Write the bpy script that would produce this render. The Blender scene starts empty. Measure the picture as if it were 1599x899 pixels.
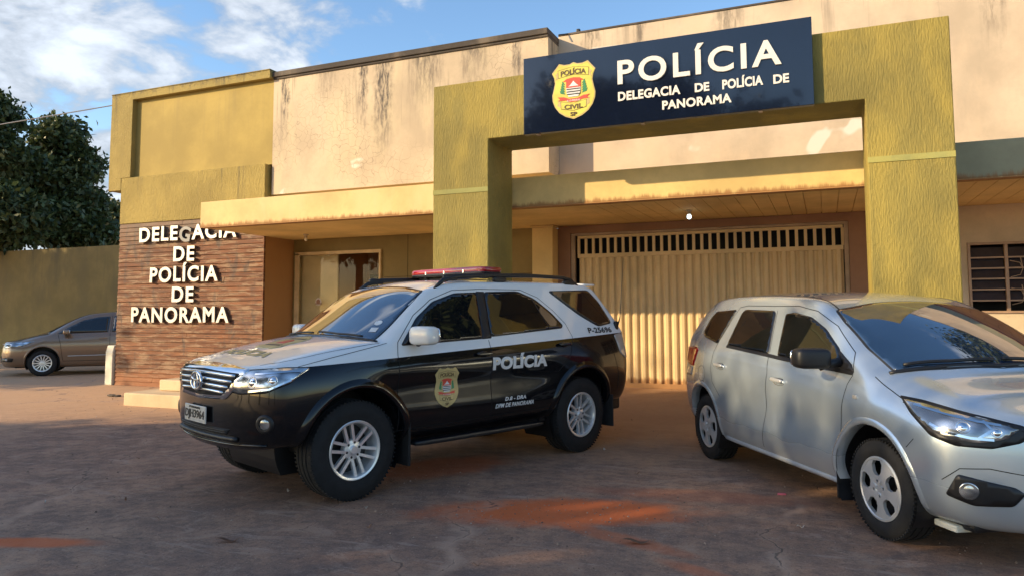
import bpy, bmesh, math, random
import numpy as np
from math import radians as R, sin, cos, pi
from mathutils import Vector, Matrix, Euler
from mathutils.bvhtree import BVHTree
from mathutils.geometry import delaunay_2d_cdt

random.seed(7); rng = np.random.default_rng(7)
SC = bpy.context.scene
COL = SC.collection

# ------------------------------------------------------------ camera
CAM_H = 1.4578
cd = bpy.data.cameras.new('camera'); cam = bpy.data.objects.new('camera', cd); COL.objects.link(cam)
yaw, pitch, roll = -0.3995, 0.0760, -0.0034
fwd = Vector((sin(yaw)*cos(pitch), cos(yaw)*cos(pitch), sin(pitch)))
rt = Vector((cos(yaw), -sin(yaw), 0)); up = rt.cross(fwd)
r2 = rt*cos(roll)+up*sin(roll); u2 = -rt*sin(roll)+up*cos(roll)
M = Matrix((r2, u2, -fwd)).transposed().to_4x4(); M.translation = (0, 0, CAM_H)
cam.matrix_world = M
cd.sensor_width = 36; cd.lens = 1140.5/1599*36
cd.shift_x = -(805.3-799.5)/1599; cd.shift_y = (399.5-449.5)/1599
cd.clip_start = 0.05; cd.clip_end = 2000
SC.camera = cam
SC.render.resolution_x = 1024; SC.render.resolution_y = 575

# ------------------------------------------------------------ sky, sun, exposure
SUN = Vector((1.2, 1.0, -0.60))
SC.view_settings.view_transform = 'Standard'; SC.view_settings.look = 'None'
SC.view_settings.gamma = 1; SC.view_settings.use_curve_mapping = False
SC.view_settings.exposure = 1.32
W = bpy.data.worlds.new('World'); SC.world = W; W.use_nodes = True
nt = W.node_tree; N = nt.nodes; L = nt.links; N.clear()
def nd(t, x=None, **k):
    n = N.new(t)
    for a, b in k.items(): setattr(n, a, b)
    return n
sky = nd('ShaderNodeTexSky'); sky.sky_type = 'NISHITA'; sky.sun_disc = False
sky.sun_elevation = math.asin(0.60/SUN.length); sky.sun_rotation = math.atan2(-SUN.x, -SUN.y)
sky.air_density = 1.0; sky.dust_density = 0.6; sky.ozone_density = 1.6
tc = nd('ShaderNodeTexCoord')
sep = nd('ShaderNodeSeparateXYZ'); L.new(tc.outputs['Generated'], sep.inputs[0])
zz = nd('ShaderNodeMath', operation='MAXIMUM'); zz.inputs[1].default_value = 0.06; L.new(sep.outputs[2], zz.inputs[0])
zp = nd('ShaderNodeMath', operation='ADD'); zp.inputs[1].default_value = 0.25; L.new(zz.outputs[0], zp.inputs[0])
dv = nd('ShaderNodeVectorMath', operation='DIVIDE'); L.new(tc.outputs['Generated'], dv.inputs[0])
cmb = nd('ShaderNodeCombineXYZ'); [L.new(zp.outputs[0], cmb.inputs[i]) for i in (0, 1)]; cmb.inputs[2].default_value = 1
L.new(cmb.outputs[0], dv.inputs[1])
n1 = nd('ShaderNodeTexNoise'); n1.inputs['Scale'].default_value = 4.4; n1.inputs['Detail'].default_value = 10; n1.inputs['Roughness'].default_value = .55; n1.inputs['Distortion'].default_value = .25
L.new(dv.outputs[0], n1.inputs['Vector'])
n2 = nd('ShaderNodeTexNoise'); n2.inputs['Scale'].default_value = 1.1; n2.inputs['Detail'].default_value = 4
L.new(dv.outputs[0], n2.inputs['Vector'])
# more cloud towards the left part of the sky
dt = nd('ShaderNodeVectorMath', operation='DOT_PRODUCT'); L.new(tc.outputs['Generated'], dt.inputs[0])
cdir = Vector((-.80, .52, .30)).normalized(); dt.inputs[1].default_value = cdir
mr = nd('ShaderNodeMapRange'); mr.inputs[1].default_value = .80; mr.inputs[2].default_value = .98; mr.inputs[3].default_value = -.14; mr.inputs[4].default_value = .09
L.new(dt.outputs['Value'], mr.inputs[0])
ad = nd('ShaderNodeMath', operation='ADD'); L.new(n1.outputs[0], ad.inputs[0]); L.new(mr.outputs[0], ad.inputs[1])
a2 = nd('ShaderNodeMath', operation='MULTIPLY_ADD'); L.new(n2.outputs[0], a2.inputs[0]); a2.inputs[1].default_value = .35; L.new(ad.outputs[0], a2.inputs[2])
cm = nd('ShaderNodeMapRange'); cm.interpolation_type = 'SMOOTHSTEP'; cm.inputs[1].default_value = .69; cm.inputs[2].default_value = .84; cm.inputs[3].default_value = 0; cm.inputs[4].default_value = .92
L.new(a2.outputs[0], cm.inputs[0])
mx = nd('ShaderNodeMix', data_type='RGBA'); L.new(cm.outputs[0], mx.inputs[0])
hs = nd('ShaderNodeHueSaturation'); hs.inputs['Saturation'].default_value = 1.12; hs.inputs['Value'].default_value = .72
L.new(sky.outputs[0], hs.inputs['Color'])
L.new(hs.outputs[0], mx.inputs[6]); 
n3 = nd('ShaderNodeMapRange'); n3.inputs[1].default_value = .47; n3.inputs[2].default_value = .66; n3.inputs[3].default_value = 1.35; n3.inputs[4].default_value = 3.1
L.new(n1.outputs[0], n3.inputs[0])
cc = nd('ShaderNodeVectorMath', operation='SCALE'); cc.inputs[0].default_value = (.88, .96, 1.08); L.new(n3.outputs[0], cc.inputs['Scale'])
L.new(cc.outputs[0], mx.inputs[7])
bg = nd('ShaderNodeBackground'); bg.inputs[1].default_value = 0.15; L.new(mx.outputs[2], bg.inputs[0])
wo = nd('ShaderNodeOutputWorld'); L.new(bg.outputs[0], wo.inputs[0])

sl = bpy.data.lights.new('sun', 'SUN'); so = bpy.data.objects.new('sun', sl); COL.objects.link(so)
sl.energy = 2.6; sl.angle = R(.6); sl.color = (1.0, .77, .46)
so.rotation_euler = SUN.to_track_quat('-Z', 'Y').to_euler(); so.location = (-20, -18, 14)

# ------------------------------------------------------------ materials
class NT:
    """small node-tree helper"""
    def __init__(s, name):
        s.m = bpy.data.materials.new(name); s.m.use_nodes = True
        s.t = s.m.node_tree; s.N = s.t.nodes; s.b = s.N['Principled BSDF']
        s.tc = s.N.new('ShaderNodeTexCoord')
    def n(s, t, **k):
        n = s.N.new(t)
        for a, b in k.items(): setattr(n, a, b)
        return n
    def l(s, a, b): s.t.links.new(a, b)
    def mapv(s, scale=(1, 1, 1), src='Object', loc=(0, 0, 0)):
        m = s.n('ShaderNodeMapping'); m.inputs['Scale'].default_value = scale; m.inputs['Location'].default_value = loc
        s.l(s.tc.outputs[src], m.inputs[0]); return m.outputs[0]
    def noise(s, scale, detail=4, rough=.55, vec=None, dist=0):
        n = s.n('ShaderNodeTexNoise'); n.inputs['Scale'].default_value = scale; n.inputs['Detail'].default_value = detail
        n.inputs['Roughness'].default_value = rough; n.inputs['Distortion'].default_value = dist
        if vec is not None: s.l(vec, n.inputs['Vector'])
        else: s.l(s.tc.outputs['Object'], n.inputs['Vector'])
        return n.outputs[0]
    def ramp(s, v, a, b, lo=0., hi=1., smooth=True):
        m = s.n('ShaderNodeMapRange'); m.interpolation_type = 'SMOOTHSTEP' if smooth else 'LINEAR'
        s.l(v, m.inputs[0]); 
        for i, q in enumerate((a, b, lo, hi)): m.inputs[i+1].default_value = q
        return m.outputs[0]
    def mix(s, f, a, b):
        m = s.n('ShaderNodeMix', data_type='RGBA')
        if isinstance(f, (int, float)): m.inputs[0].default_value = f
        else: s.l(f, m.inputs[0])
        for i, q in ((6, a), (7, b)):
            if isinstance(q, tuple): m.inputs[i].default_value = (*q[:3], 1)
            else: s.l(q, m.inputs[i])
        return m.outputs[2]
    def math(s, op, a, b=0., c=None):
        m = s.n('ShaderNodeMath', operation=op)
        for i, q in enumerate((a, b, c)):
            if q is None: continue
            if isinstance(q, (int, float)): m.inputs[i].default_value = q
            else: s.l(q, m.inputs[i])
        return m.outputs[0]
    def xyz(s, src='Object'):
        n = s.n('ShaderNodeSeparateXYZ'); s.l(s.tc.outputs[src], n.inputs[0]); return n.outputs
    def bump(s, h, strength=.3, dist=.01, prev=None):
        b = s.n('ShaderNodeBump'); b.inputs['Strength'].default_value = strength; b.inputs['Distance'].default_value = dist
        s.l(h, b.inputs['Height'])
        if prev is not None: s.l(prev, b.inputs['Normal'])
        s.l(b.outputs[0], s.b.inputs['Normal']); return b.outputs[0]
    def col(s, c):
        if isinstance(c, tuple): s.b.inputs['Base Color'].default_value = (*c[:3], 1)
        else: s.l(c, s.b.inputs['Base Color'])
    def set(s, **k):
        for a, b in k.items():
            i = s.b.inputs[a.replace('_', ' ')]
            if isinstance(b, (int, float, tuple)): i.default_value = b
            else: s.l(b, i)
        return s

def plain(name, c, rough=.5, metal=0., var=.12, nscale=6., bump=0., coat=0., spec=.5, emit=None):
    t = NT(name)
    n = t.noise(nscale, 5)
    lo = tuple(x*(1-var) for x in c); hi = tuple(min(1, x*(1+var)) for x in c)
    t.col(t.mix(t.ramp(n, .3, .7), lo, hi))
    t.set(Roughness=rough, Metallic=metal)
    t.b.inputs['Coat Weight'].default_value = coat; t.b.inputs['Coat Roughness'].default_value = .03
    t.b.inputs['Specular IOR Level'].default_value = spec
    if bump: t.bump(t.noise(nscale*8, 4), bump, .004)
    if emit:
        t.b.inputs['Emission Color'].default_value = (*emit[:3], 1); t.b.inputs['Emission Strength'].default_value = emit[3]
    return t.m

def plaster(name, c, stain=(.10, .085, .07), streak=0., top=6.0, crack=0., patch=None, rough=.85, groove=0., alt=None, topdirt=0., spots=(), rustz=None):
    """painted plaster: blotches, vertical dirty streaks below 'top', crackle, repair patches"""
    t = NT(name)
    g = t.noise(.9, 6, .6)
    c1 = tuple(x*.78 for x in c); c2 = tuple(min(1, x*1.08) for x in c)
    col = t.mix(t.ramp(g, .32, .68), c1, c2)
    fine = t.noise(14, 5, .7)
    col = t.mix(t.math('MULTIPLY', t.ramp(fine, .45, .75), .22), col, tuple(x*.7 for x in c))
    if alt:
        v = t.mapv((1.5, 1.5, .6)); a = t.noise(1.0, 6, .6, v, .2)
        col = t.mix(t.ramp(a, .44, .66, 0, .75), col, alt)
    x, y, z = t.xyz()
    if streak:
        v = t.mapv((2.3, 2.3, .10)); s1 = t.noise(1.6, 6, .62, v)
        v2 = t.mapv((9, 9, .5)); s2 = t.noise(2.0, 5, .6, v2)
        fall = t.ramp(z, top-1.9, top, 0, 1)
        m = t.math('MULTIPLY', t.ramp(t.math('MULTIPLY_ADD', s2, .5, s1), .80, .96), fall)
        m = t.math('MULTIPLY', m, streak)
        col = t.mix(m, col, stain)
    for (sx, sw, z0, z1, am) in spots:
        d_ = t.math('ABSOLUTE', t.math('SUBTRACT', t.math('MULTIPLY_ADD', t.noise(5, 5, .7), .25, x), sx+.125))
        m = t.math('MULTIPLY', t.ramp(d_, sw*.25, sw, 1, 0), t.ramp(t.math('MULTIPLY_ADD', t.noise(3, 5, .7, t.mapv((9, 9, 1.2))), .9, z), z0+.45, z1+.45, 0, 1))
        m = t.math('MULTIPLY', m, t.ramp(t.noise(2.2, 6, .72, t.mapv((9, 9, 1.6))), .40, .60, .15, am))
        col = t.mix(m, col, stain)
    if rustz is not None:
        m = t.ramp(t.math('MULTIPLY_ADD', t.noise(1.6, 6, .7, t.mapv((9, 9, 1.0))), -.22, z), rustz-.115, rustz-.05, .85, 0)
        col = t.mix(m, col, (.33, .15, .05))
    if topdirt:
        nn = t.noise(7, 6, .7)
        m = t.math('MULTIPLY', t.ramp(t.math('MULTIPLY_ADD', nn, .5, z), top-.16+.25, top+.02+.25, 0, 1), topdirt)
        col = t.mix(m, col, (.06, .055, .05))
    if patch:
        pn = t.noise(.75, 3, .5, t.mapv((1, 1, 1.3), loc=(3.1, 0, 1.7)), .6)
        col = t.mix(t.ramp(pn, .665, .70, 0, .8), col, patch)
    h = fine
    if crack:
        vo = t.n('ShaderNodeTexVoronoi', feature='DISTANCE_TO_EDGE'); vo.inputs['Scale'].default_value = 7
        wv = t.n('ShaderNodeVectorMath', operation='ADD'); t.l(t.tc.outputs['Object'], wv.inputs[0])
        sc = t.n('ShaderNodeVectorMath', operation='SCALE'); nn = t.n('ShaderNodeTexNoise'); nn.inputs['Scale'].default_value = 4; t.l(t.tc.outputs['Object'], nn.inputs['Vector'])
        t.l(nn.outputs['Color'], sc.inputs[0]); sc.inputs['Scale'].default_value = .22; t.l(sc.outputs[0], wv.inputs[1])
        t.l(wv.outputs[0], vo.inputs['Vector'])
        e = t.ramp(vo.outputs['Distance'], .0, .035, 1, 0)
        zone = t.ramp(t.noise(.55, 3), .47, .62)
        col = t.mix(t.math('MULTIPLY', t.math('MULTIPLY', e, zone), crack), col, (.22, .17, .12))
    if groove:
        v = t.mapv((62, 62, 13)); gn = t.noise(1.0, 4, .6, v, .15)
        t.bump(t.ramp(gn, .35, .65), groove, .02)
        col = t.mix(t.ramp(gn, .32, .44, .30, 0), col, tuple(q*.6 for q in c))
    else:
        t.bump(h, .25, .006)
    t.col(col); t.set(Roughness=rough)
    return t.m

MT = {}
MT['cream'] = plaster('cream_plaster', (.58, .46, .32), streak=.70, top=6.1, crack=.6, patch=(.74, .68, .58), stain=(.075, .065, .06), alt=(.62, .50, .32), topdirt=.45, spots=((-9.25, .11, 4.6, 5.6, 1.), (-7.5, .12, 4.5, 5.5, 1.), (-7.08, .26, 3.9, 5.3, 1.), (-6.2, .45, 4.6, 5.8, .7), (-4.5, .12, 4.9, 5.7, .9), (-5.3, .35, 5.0, 5.9, .7), (-8.3, .3, 5.0, 6.0, .5)))
MT['cream_back'] = plaster('cream_plaster_setback', (.60, .48, .35), streak=.40, top=6.2, patch=(.72, .68, .60), topdirt=.75, alt=(.64, .49, .34), stain=(.10, .085, .07), spots=((-2.6, .12, 4.9, 5.9, .8), (-1.2, .3, 5.2, 6.0, .7), (2.2, .2, 4.8, 5.9, .7), (-3.4, .2, 4.7, 5.9, .7)))
MT['cream_low'] = plaster('cream_plaster_low', (.66, .53, .36), streak=0)
MT['yellow'] = plaster('yellow_paint', (.40, .29, .075), streak=.14, top=5.9, rough=.8)
MT['yellow_tex'] = plaster('yellow_textured', (.40, .30, .085), streak=.55, top=4.35, groove=.55, stain=(.16, .13, .06))
MT['yellow_band'] = plaster('yellow_textured_band', (.38, .285, .085), streak=.55, top=6.1, groove=.5, stain=(.13, .11, .06), topdirt=.6)
MT['olive'] = plaster('olive_textured', (.26, .21, .052), groove=.38, alt=(.40, .30, .06), rough=.8)
MT['olive_in'] = plaster('olive_dirty', (.33, .32, .11), alt=(.46, .40, .10), rough=.85)
MT['fascia'] = plaster('fascia_paint', (.74, .52, .23), alt=(.66, .54, .28), rustz=2.885, rough=.8)
MT['fascia_r'] = plaster('fascia_paint_plain', (.74, .54, .22), rustz=2.885, rough=.8)
MT['fascia_shade'] = plaster('fascia_paint_shaded', (.36, .33, .20), alt=(.28, .34, .22), rustz=2.885, rough=.8)  # right-hand fascia: its shade is put into the colour; teal smudges are paint
MT['rust'] = plaster('rusty_edge', (.34, .17, .07), rough=.9)
MT['soffit'] = plaster('soffit_paint', (.80, .57, .24), rough=.8)  # orange deepened to put warm ground bounce into the colour
MT['brown'] = plaster('brown_wall', (.36, .20, .12), rough=.85)
MT['dolive'] = plaster('dark_olive_wall', (.26, .19, .065), rough=.7)
MT['darkcap'] = plaster('dark_coping', (.075, .062, .052), alt=(.20, .16, .12), rough=.95)
MT['leftwall'] = plaster('left_wall_paint', (.26, .19, .065), streak=.6, top=3.8, alt=(.18, .135, .055), stain=(.10, .09, .05), topdirt=0)
MT['step'] = plaster('step_concrete', (.60, .45, .28), alt=(.46, .34, .20), rough=.9)
MT['post'] = plaster('pale_post', (.72, .68, .55), rough=.7)
MT['lobby'] = plaster('lobby_paint', (.92, .76, .48), rough=.7)
MT['cyan'] = plain('cyan_paint', (.35, .60, .58), .7)

def wood_mat():
    t = NT('weathered_boards')
    x, y, z = t.xyz()
    bid = t.math('FLOOR', t.math('DIVIDE', z, .08865))
    seg = t.math('FLOOR', t.math('DIVIDE', t.math('MULTIPLY_ADD', bid, .37, x), 1.3))
    cb = t.n('ShaderNodeCombineXYZ'); t.l(bid, cb.inputs[0]); t.l(seg, cb.inputs[1])
    wn = t.n('ShaderNodeTexWhiteNoise', noise_dimensions='2D'); t.l(cb.outputs[0], wn.inputs['Vector'])
    v = t.mapv((1.2, 1.2, 26)); gr = t.noise(2.4, 7, .68, v)
    base = t.mix(wn.outputs['Value'], (.15, .048, .015), (.24, .088, .032))
    base = t.mix(t.ramp(gr, .35, .7), base, (.07, .030, .018))
    fl = t.noise(2.6, 8, .72, t.mapv((.9, 1, 5.5)), .3)
    base = t.mix(t.ramp(fl, .47, .60, 0, .80), base, (.27, .175, .105))
    dk = t.noise(1.7, 5, .6, t.mapv((2.6, 1, .9), loc=(4, 2, 9)), .6)
    base = t.mix(t.ramp(dk, .52, .66, 0, .75), base, (.07, .048, .04))
    gz = t.ramp(z, 2.7, 3.25, 0, .6)
    base = t.mix(gz, base, (.20, .15, .11))
    low = t.ramp(z, .45, 0.05, 0, .7); base = t.mix(low, base, (.30, .115, .045))
    t.col(base); t.set(Roughness=.8); t.bump(gr, .35, .006); return t.m
MT['wood'] = wood_mat()

def ground_mat():
    t = NT('worn_yard_concrete')
    big = t.noise(.45, 7, .62, None, .3); mid = t.noise(2.3, 8, .68); fine = t.noise(38, 6, .75)
    col = t.mix(t.ramp(big, .35, .65), (.30, .16, .098), (.44, .245, .145))
    col = t.mix(t.ramp(mid, .38, .66, 0, .85), col, (.19, .115, .085))
    col = t.mix(t.ramp(t.noise(9, 6, .72), .45, .62, 0, .5), col, (.12, .075, .058))
    gr = t.noise(3.6, 7, .7, t.mapv((1, 1, 1), loc=(7, 3, 0)), .5)
    col = t.mix(t.ramp(gr, .52, .68, 0, .6), col, (.42, .27, .185))
    agg = t.noise(60, 3, .8)
    col = t.mix(t.ramp(agg, .58, .72, 0, .6), col, (.58, .43, .33)); col = t.mix(t.ramp(agg, .44, .32, 0, .7), col, (.05, .032, .026))
    scr = t.noise(1.0, 8, .75, t.mapv((1.2, 5.5, 1), loc=(2, 5, 0)), .7); col = t.mix(t.ramp(scr, .54, .68, 0, .55), col, (.47, .33, .245))
    col = t.mix(t.ramp(fine, .56, .74, 0, .45), col, (.50, .35, .26))
    col = t.mix(t.ramp(fine, .46, .30, 0, .6), col, (.045, .035, .032))
    x, y, z = t.xyz()
    # dusty concrete towards the building and left, sunlight painted into its lighter colour
    dn = t.math('MULTIPLY_ADD', big, 3.0, y)
    col = t.mix(t.ramp(dn, 8.0, 10.5, 0, .75), col, (.50, .29, .15))
    dl = t.math('MULTIPLY_ADD', mid, 2.0, x)
    col = t.mix(t.ramp(dl, -7, -11, 0, .75), col, (.56, .34, .19))
    # red soil drifts
    def drift(cx, cy, sx, sy, ang, amt):
        m = t.n('ShaderNodeMapping', vector_type='TEXTURE'); m.inputs['Location'].default_value = (cx, cy, 0); m.inputs['Rotation'].default_value = (0, 0, R(ang)); m.inputs['Scale'].default_value = (sx, sy, 1)
        t.l(t.tc.outputs['Object'], m.inputs[0])
        ln = t.n('ShaderNodeVectorMath', operation='LENGTH'); t.l(m.outputs[0], ln.inputs[0])
        d = t.math('MULTIPLY_ADD', t.noise(3.0, 7, .7), 1.1, ln.outputs['Value'])
        return t.ramp(d, 1.15, 1.85, amt, 0)
    for a in ((-1.85, 5.15, .95, .36, 22, .95), (-1.25, 4.7, .5, .10, -20, .45), (-4.75, 3.2, .45, .10, 20, .85), (-1.0, 6.0, .9, .2, 10, .25), (-5.2, 6.6, .6, .25, 30, .7), (.9, 6.9, 1.8, .5, -60, .55), (-.5, 4.2, .5, .08, -25, .35), (-3.4, 6.2, .7, .4, 60, .6)):
        col = t.mix(drift(*a), col, (.60, .13, .03))
    # slab joints and cracks
    vo = t.n('ShaderNodeTexVoronoi', feature='DISTANCE_TO_EDGE'); vo.inputs['Scale'].default_value = .42
    wv = t.n('ShaderNodeVectorMath', operation='ADD'); t.l(t.tc.outputs['Object'], wv.inputs[0])
    nn = t.n('ShaderNodeTexNoise'); nn.inputs['Scale'].default_value = 1.3; nn.inputs['Detail'].default_value = 6; t.l(t.tc.outputs['Object'], nn.inputs['Vector'])
    sc = t.n('ShaderNodeVectorMath', operation='SCALE'); t.l(nn.outputs['Color'], sc.inputs[0]); sc.inputs['Scale'].default_value = .8; t.l(sc.outputs[0], wv.inputs[1])
    t.l(wv.outputs[0], vo.inputs['Vector'])
    dust = t.math('MULTIPLY', t.ramp(vo.outputs['Distance'], .0, .035, 1, 0), t.ramp(t.noise(.8, 4), .42, .62))
    col = t.mix(t.math('MULTIPLY', dust, .75), col, (.48, .30, .20))
    ck = t.ramp(vo.outputs['Distance'], .0, .0045, 1, 0)
    ck = t.math('MULTIPLY', ck, t.ramp(t.noise(1.4, 4), .44, .58))
    col = t.mix(t.math('MULTIPLY', ck, .7), col, (.05, .038, .032))
    t.col(col)
    t.set(Roughness=t.ramp(mid, .3, .7, .72, .95))
    b = t.bump(t.math('MULTIPLY_ADD', fine, .5, t.math('MULTIPLY', ck, -1.)), .55, .012)
    t.bump(mid, .3, .03, b)
    return t.m
MT['ground'] = ground_mat()

MT['gate'] = plaster('gate_paint', (.78, .58, .31), alt=(.70, .50, .26), rough=.5, rustz=.36)
MT['gate_frame'] = plain('gate_frame_paint', (.42, .30, .20), .55, 0, .15, 4)
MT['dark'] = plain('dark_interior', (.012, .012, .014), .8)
MT['metalwin'] = plain('window_metal', (.42, .27, .17), .5, .2)
MT['winglass'] = plain('louvre_glass', (.035, .035, .045), .12)
MT['letter'] = plain('white_letter_metal', (.60, .58, .54), .38, .25, .08, 5)
MT['letter_gray'] = plain('gray_letter_metal', (.13, .13, .135), .4, .3, .1, 5)
MT['letter_side'] = plain('letter_side_dark', (.10, .085, .075), .6)  # letter edges, darker than their faces
MT['sign'] = plain('navy_sign_face', (.006, .010, .024), .07, 0, .1, 2, coat=.35)
MT['signtext'] = plain('sign_white_lettering', (.80, .76, .68), .45, 0, .03, 4)
MT['frame_lt'] = plain('door_frame_paint', (.62, .46, .25), .5)
MT['lampbulb'] = plain('led_bulb', (.9, .9, .9), .4, emit=(.75, .95, 1.0, 2.2))
MT['bulb_off'] = plain('bulb_off', (.75, .66, .50), .3)
MT['porcelain'] = plain('lamp_socket', (.40, .32, .22), .5)
MT['rubber'] = plain('tyre_rubber', (.009, .009, .010), .8, 0, .25, 20, bump=.2)
MT['blackplastic'] = plain('black_plastic', (.009, .009, .011), .45, 0, .15, 12)
MT['seam'] = plain('panel_gap', (.004, .004, .005), .9)
MT['chrome'] = plain('chrome', (.75, .76, .78), .10, 1.0, .04)
MT['alloy'] = plain('alloy_wheel', (.80, .80, .80), .30, .6, .08)
MT['cover'] = plain('wheel_cover_silver', (.58, .59, .60), .34, .5, .08)
MT['glass'] = plain('tinted_window', (.006, .007, .009), .015, 0, .05, 2, spec=.9)
MT['glass2'] = plain('windscreen_glass', (.010, .026, .060), .012, 0, .05, 2, spec=1.0, coat=1)  # blue base colour paints sky reflection into the glass
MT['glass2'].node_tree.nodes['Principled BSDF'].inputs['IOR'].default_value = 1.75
MT['red'] = plain('red_light_lens', (.33, .008, .012), .12, 0, .1, 8, coat=1)
MT['tail'] = plain('tail_lamp_red', (.55, .02, .012), .12, 0, .1, 8, coat=1)
MT['taillow'] = plain('tail_lamp_clear', (.50, .48, .45), .12, .3, .1, 8, coat=1)
MT['whiteplastic'] = plain('white_painted_plastic', (.78, .76, .72), .25, 0, .04, 4, coat=.6)
MT['plate'] = plain('number_plate', (.50, .51, .50), .4, .2, .08, 20)
MT['ink'] = plain('black_ink', (.015, .015, .018), .5)
MT['whiteink'] = plain('white_ink', (.72, .71, .69), .5)
MT['goldink'] = plain('gold_sticker', (.52, .40, .17), .4, .1)
MT['yellowink'] = plain('yellow_badge', (.66, .58, .10), .35)
MT['redink'] = plain('red_badge', (.65, .07, .04), .4)
MT['greenink'] = plain('green_badge', (.03, .22, .09), .4)
MT['brownink'] = plain('dark_brown_ink', (.10, .06, .02), .4)
MT['gatewhite'] = plain('sticker_white', (.62, .52, .42), .5)
MT['wire'] = plain('grey_cable', (.25, .25, .26), .6)
MT['leaf_dry'] = plain('dry_leaf', (.20, .095, .05), .7, 0, .3, 20)
MT['litter'] = plain('pale_litter', (.5, .42, .36), .7, 0, .3, 20)
MT['pink'] = plain('pink_wrapper', (.55, .12, .16), .4)

def lamp_mat():
    t = NT('headlamp_reflector')
    v = t.n('ShaderNodeTexVoronoi'); v.inputs['Scale'].default_value = 8; t.l(t.mapv((1, 1, 2.2)), v.inputs['Vector'])
    t.col(t.mix(t.ramp(v.outputs['Distance'], .1, .7), (.80, .83, .86), (.22, .24, .26)))
    t.set(Metallic=.85, Roughness=.16); t.b.inputs['Coat Weight'].default_value = 1; t.b.inputs['Coat Roughness'].default_value = .01
    t.bump(t.noise(6, 1), .25, .04); return t.m
MT['lampref'] = lamp_mat()
def lens_mat():
    t = NT('lamp_lens'); t.col((.9, .93, .95)); t.set(Roughness=.02, Metallic=0.); t.b.inputs['Transmission Weight'].default_value = .85; t.b.inputs['IOR'].default_value = 1.3; return t.m
MT['lens'] = lens_mat()
def doorglass():
    t = NT('door_glass'); t.col((.85, .85, .82)); t.set(Roughness=.01); t.b.inputs['IOR'].default_value = 1.5
    tr = t.n('ShaderNodeBsdfTransparent'); tr.inputs[0].default_value = (.92, .90, .84, 1)
    gl = t.n('ShaderNodeBsdfGlossy'); gl.inputs['Roughness'].default_value = .01
    fr = t.n('ShaderNodeFresnel'); fr.inputs[0].default_value = 1.22
    ms = t.n('ShaderNodeMixShader'); t.l(fr.outputs[0], ms.inputs[0]); t.l(tr.outputs[0], ms.inputs[1]); t.l(gl.outputs[0], ms.inputs[2])
    t.l(ms.outputs[0], t.N['Material Output'].inputs[0]); return t.m
MT['doorglass'] = doorglass()

def paint(name, c, metal, rough, flake=0):
    t = NT(name); n = t.noise(1.5, 4)
    t.col(t.mix(t.ramp(n, .3, .7), tuple(q*.95 for q in c), tuple(min(1, q*1.04) for q in c)))
    t.set(Metallic=metal, Roughness=rough); t.b.inputs['Coat Weight'].default_value = 1; t.b.inputs['Coat Roughness'].default_value = .02
    # road dust low on the body
    x, y, z = t.xyz(); d = t.math('MULTIPLY_ADD', t.noise(2.5, 2, .5), .12, z)
    return t, d
def dusty(t, d, col, top=.62, amt=.35):
    f = t.ramp(d, top, .30, 0, amt)
    c2 = t.mix(f, col, (.26, .15, .10)); t.col(c2); t.set(Roughness=t.ramp(d, top, .3, t.b.inputs['Roughness'].default_value, .6))
t, d = paint('silver_paint', (.50, .58, .65), .60, .25); dusty(t, d, (.50, .58, .65), .55, .22); MT['silver'] = t.m
t, d = paint('bronze_grey_paint', (.25, .17, .115), .45, .28); dusty(t, d, (.25, .17, .115), .55, .4); MT['bronze'] = t.m
t, d = paint('police_two_tone_paint', (.01, .01, .012), 0, .22)
x, y, z = t.xyz()
lim = t.math('MULTIPLY_ADD', x, -.0435, 1.1915)
msk = t.math('GREATER_THAN', z, lim)
dusty(t, d, t.mix(msk, (.0035, .004, .006), (.80, .79, .77)), .60, .05)
t.b.inputs['Specular IOR Level'].default_value = .15; t.b.inputs['Coat Weight'].default_value = .75
MT['police'] = t.m

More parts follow.
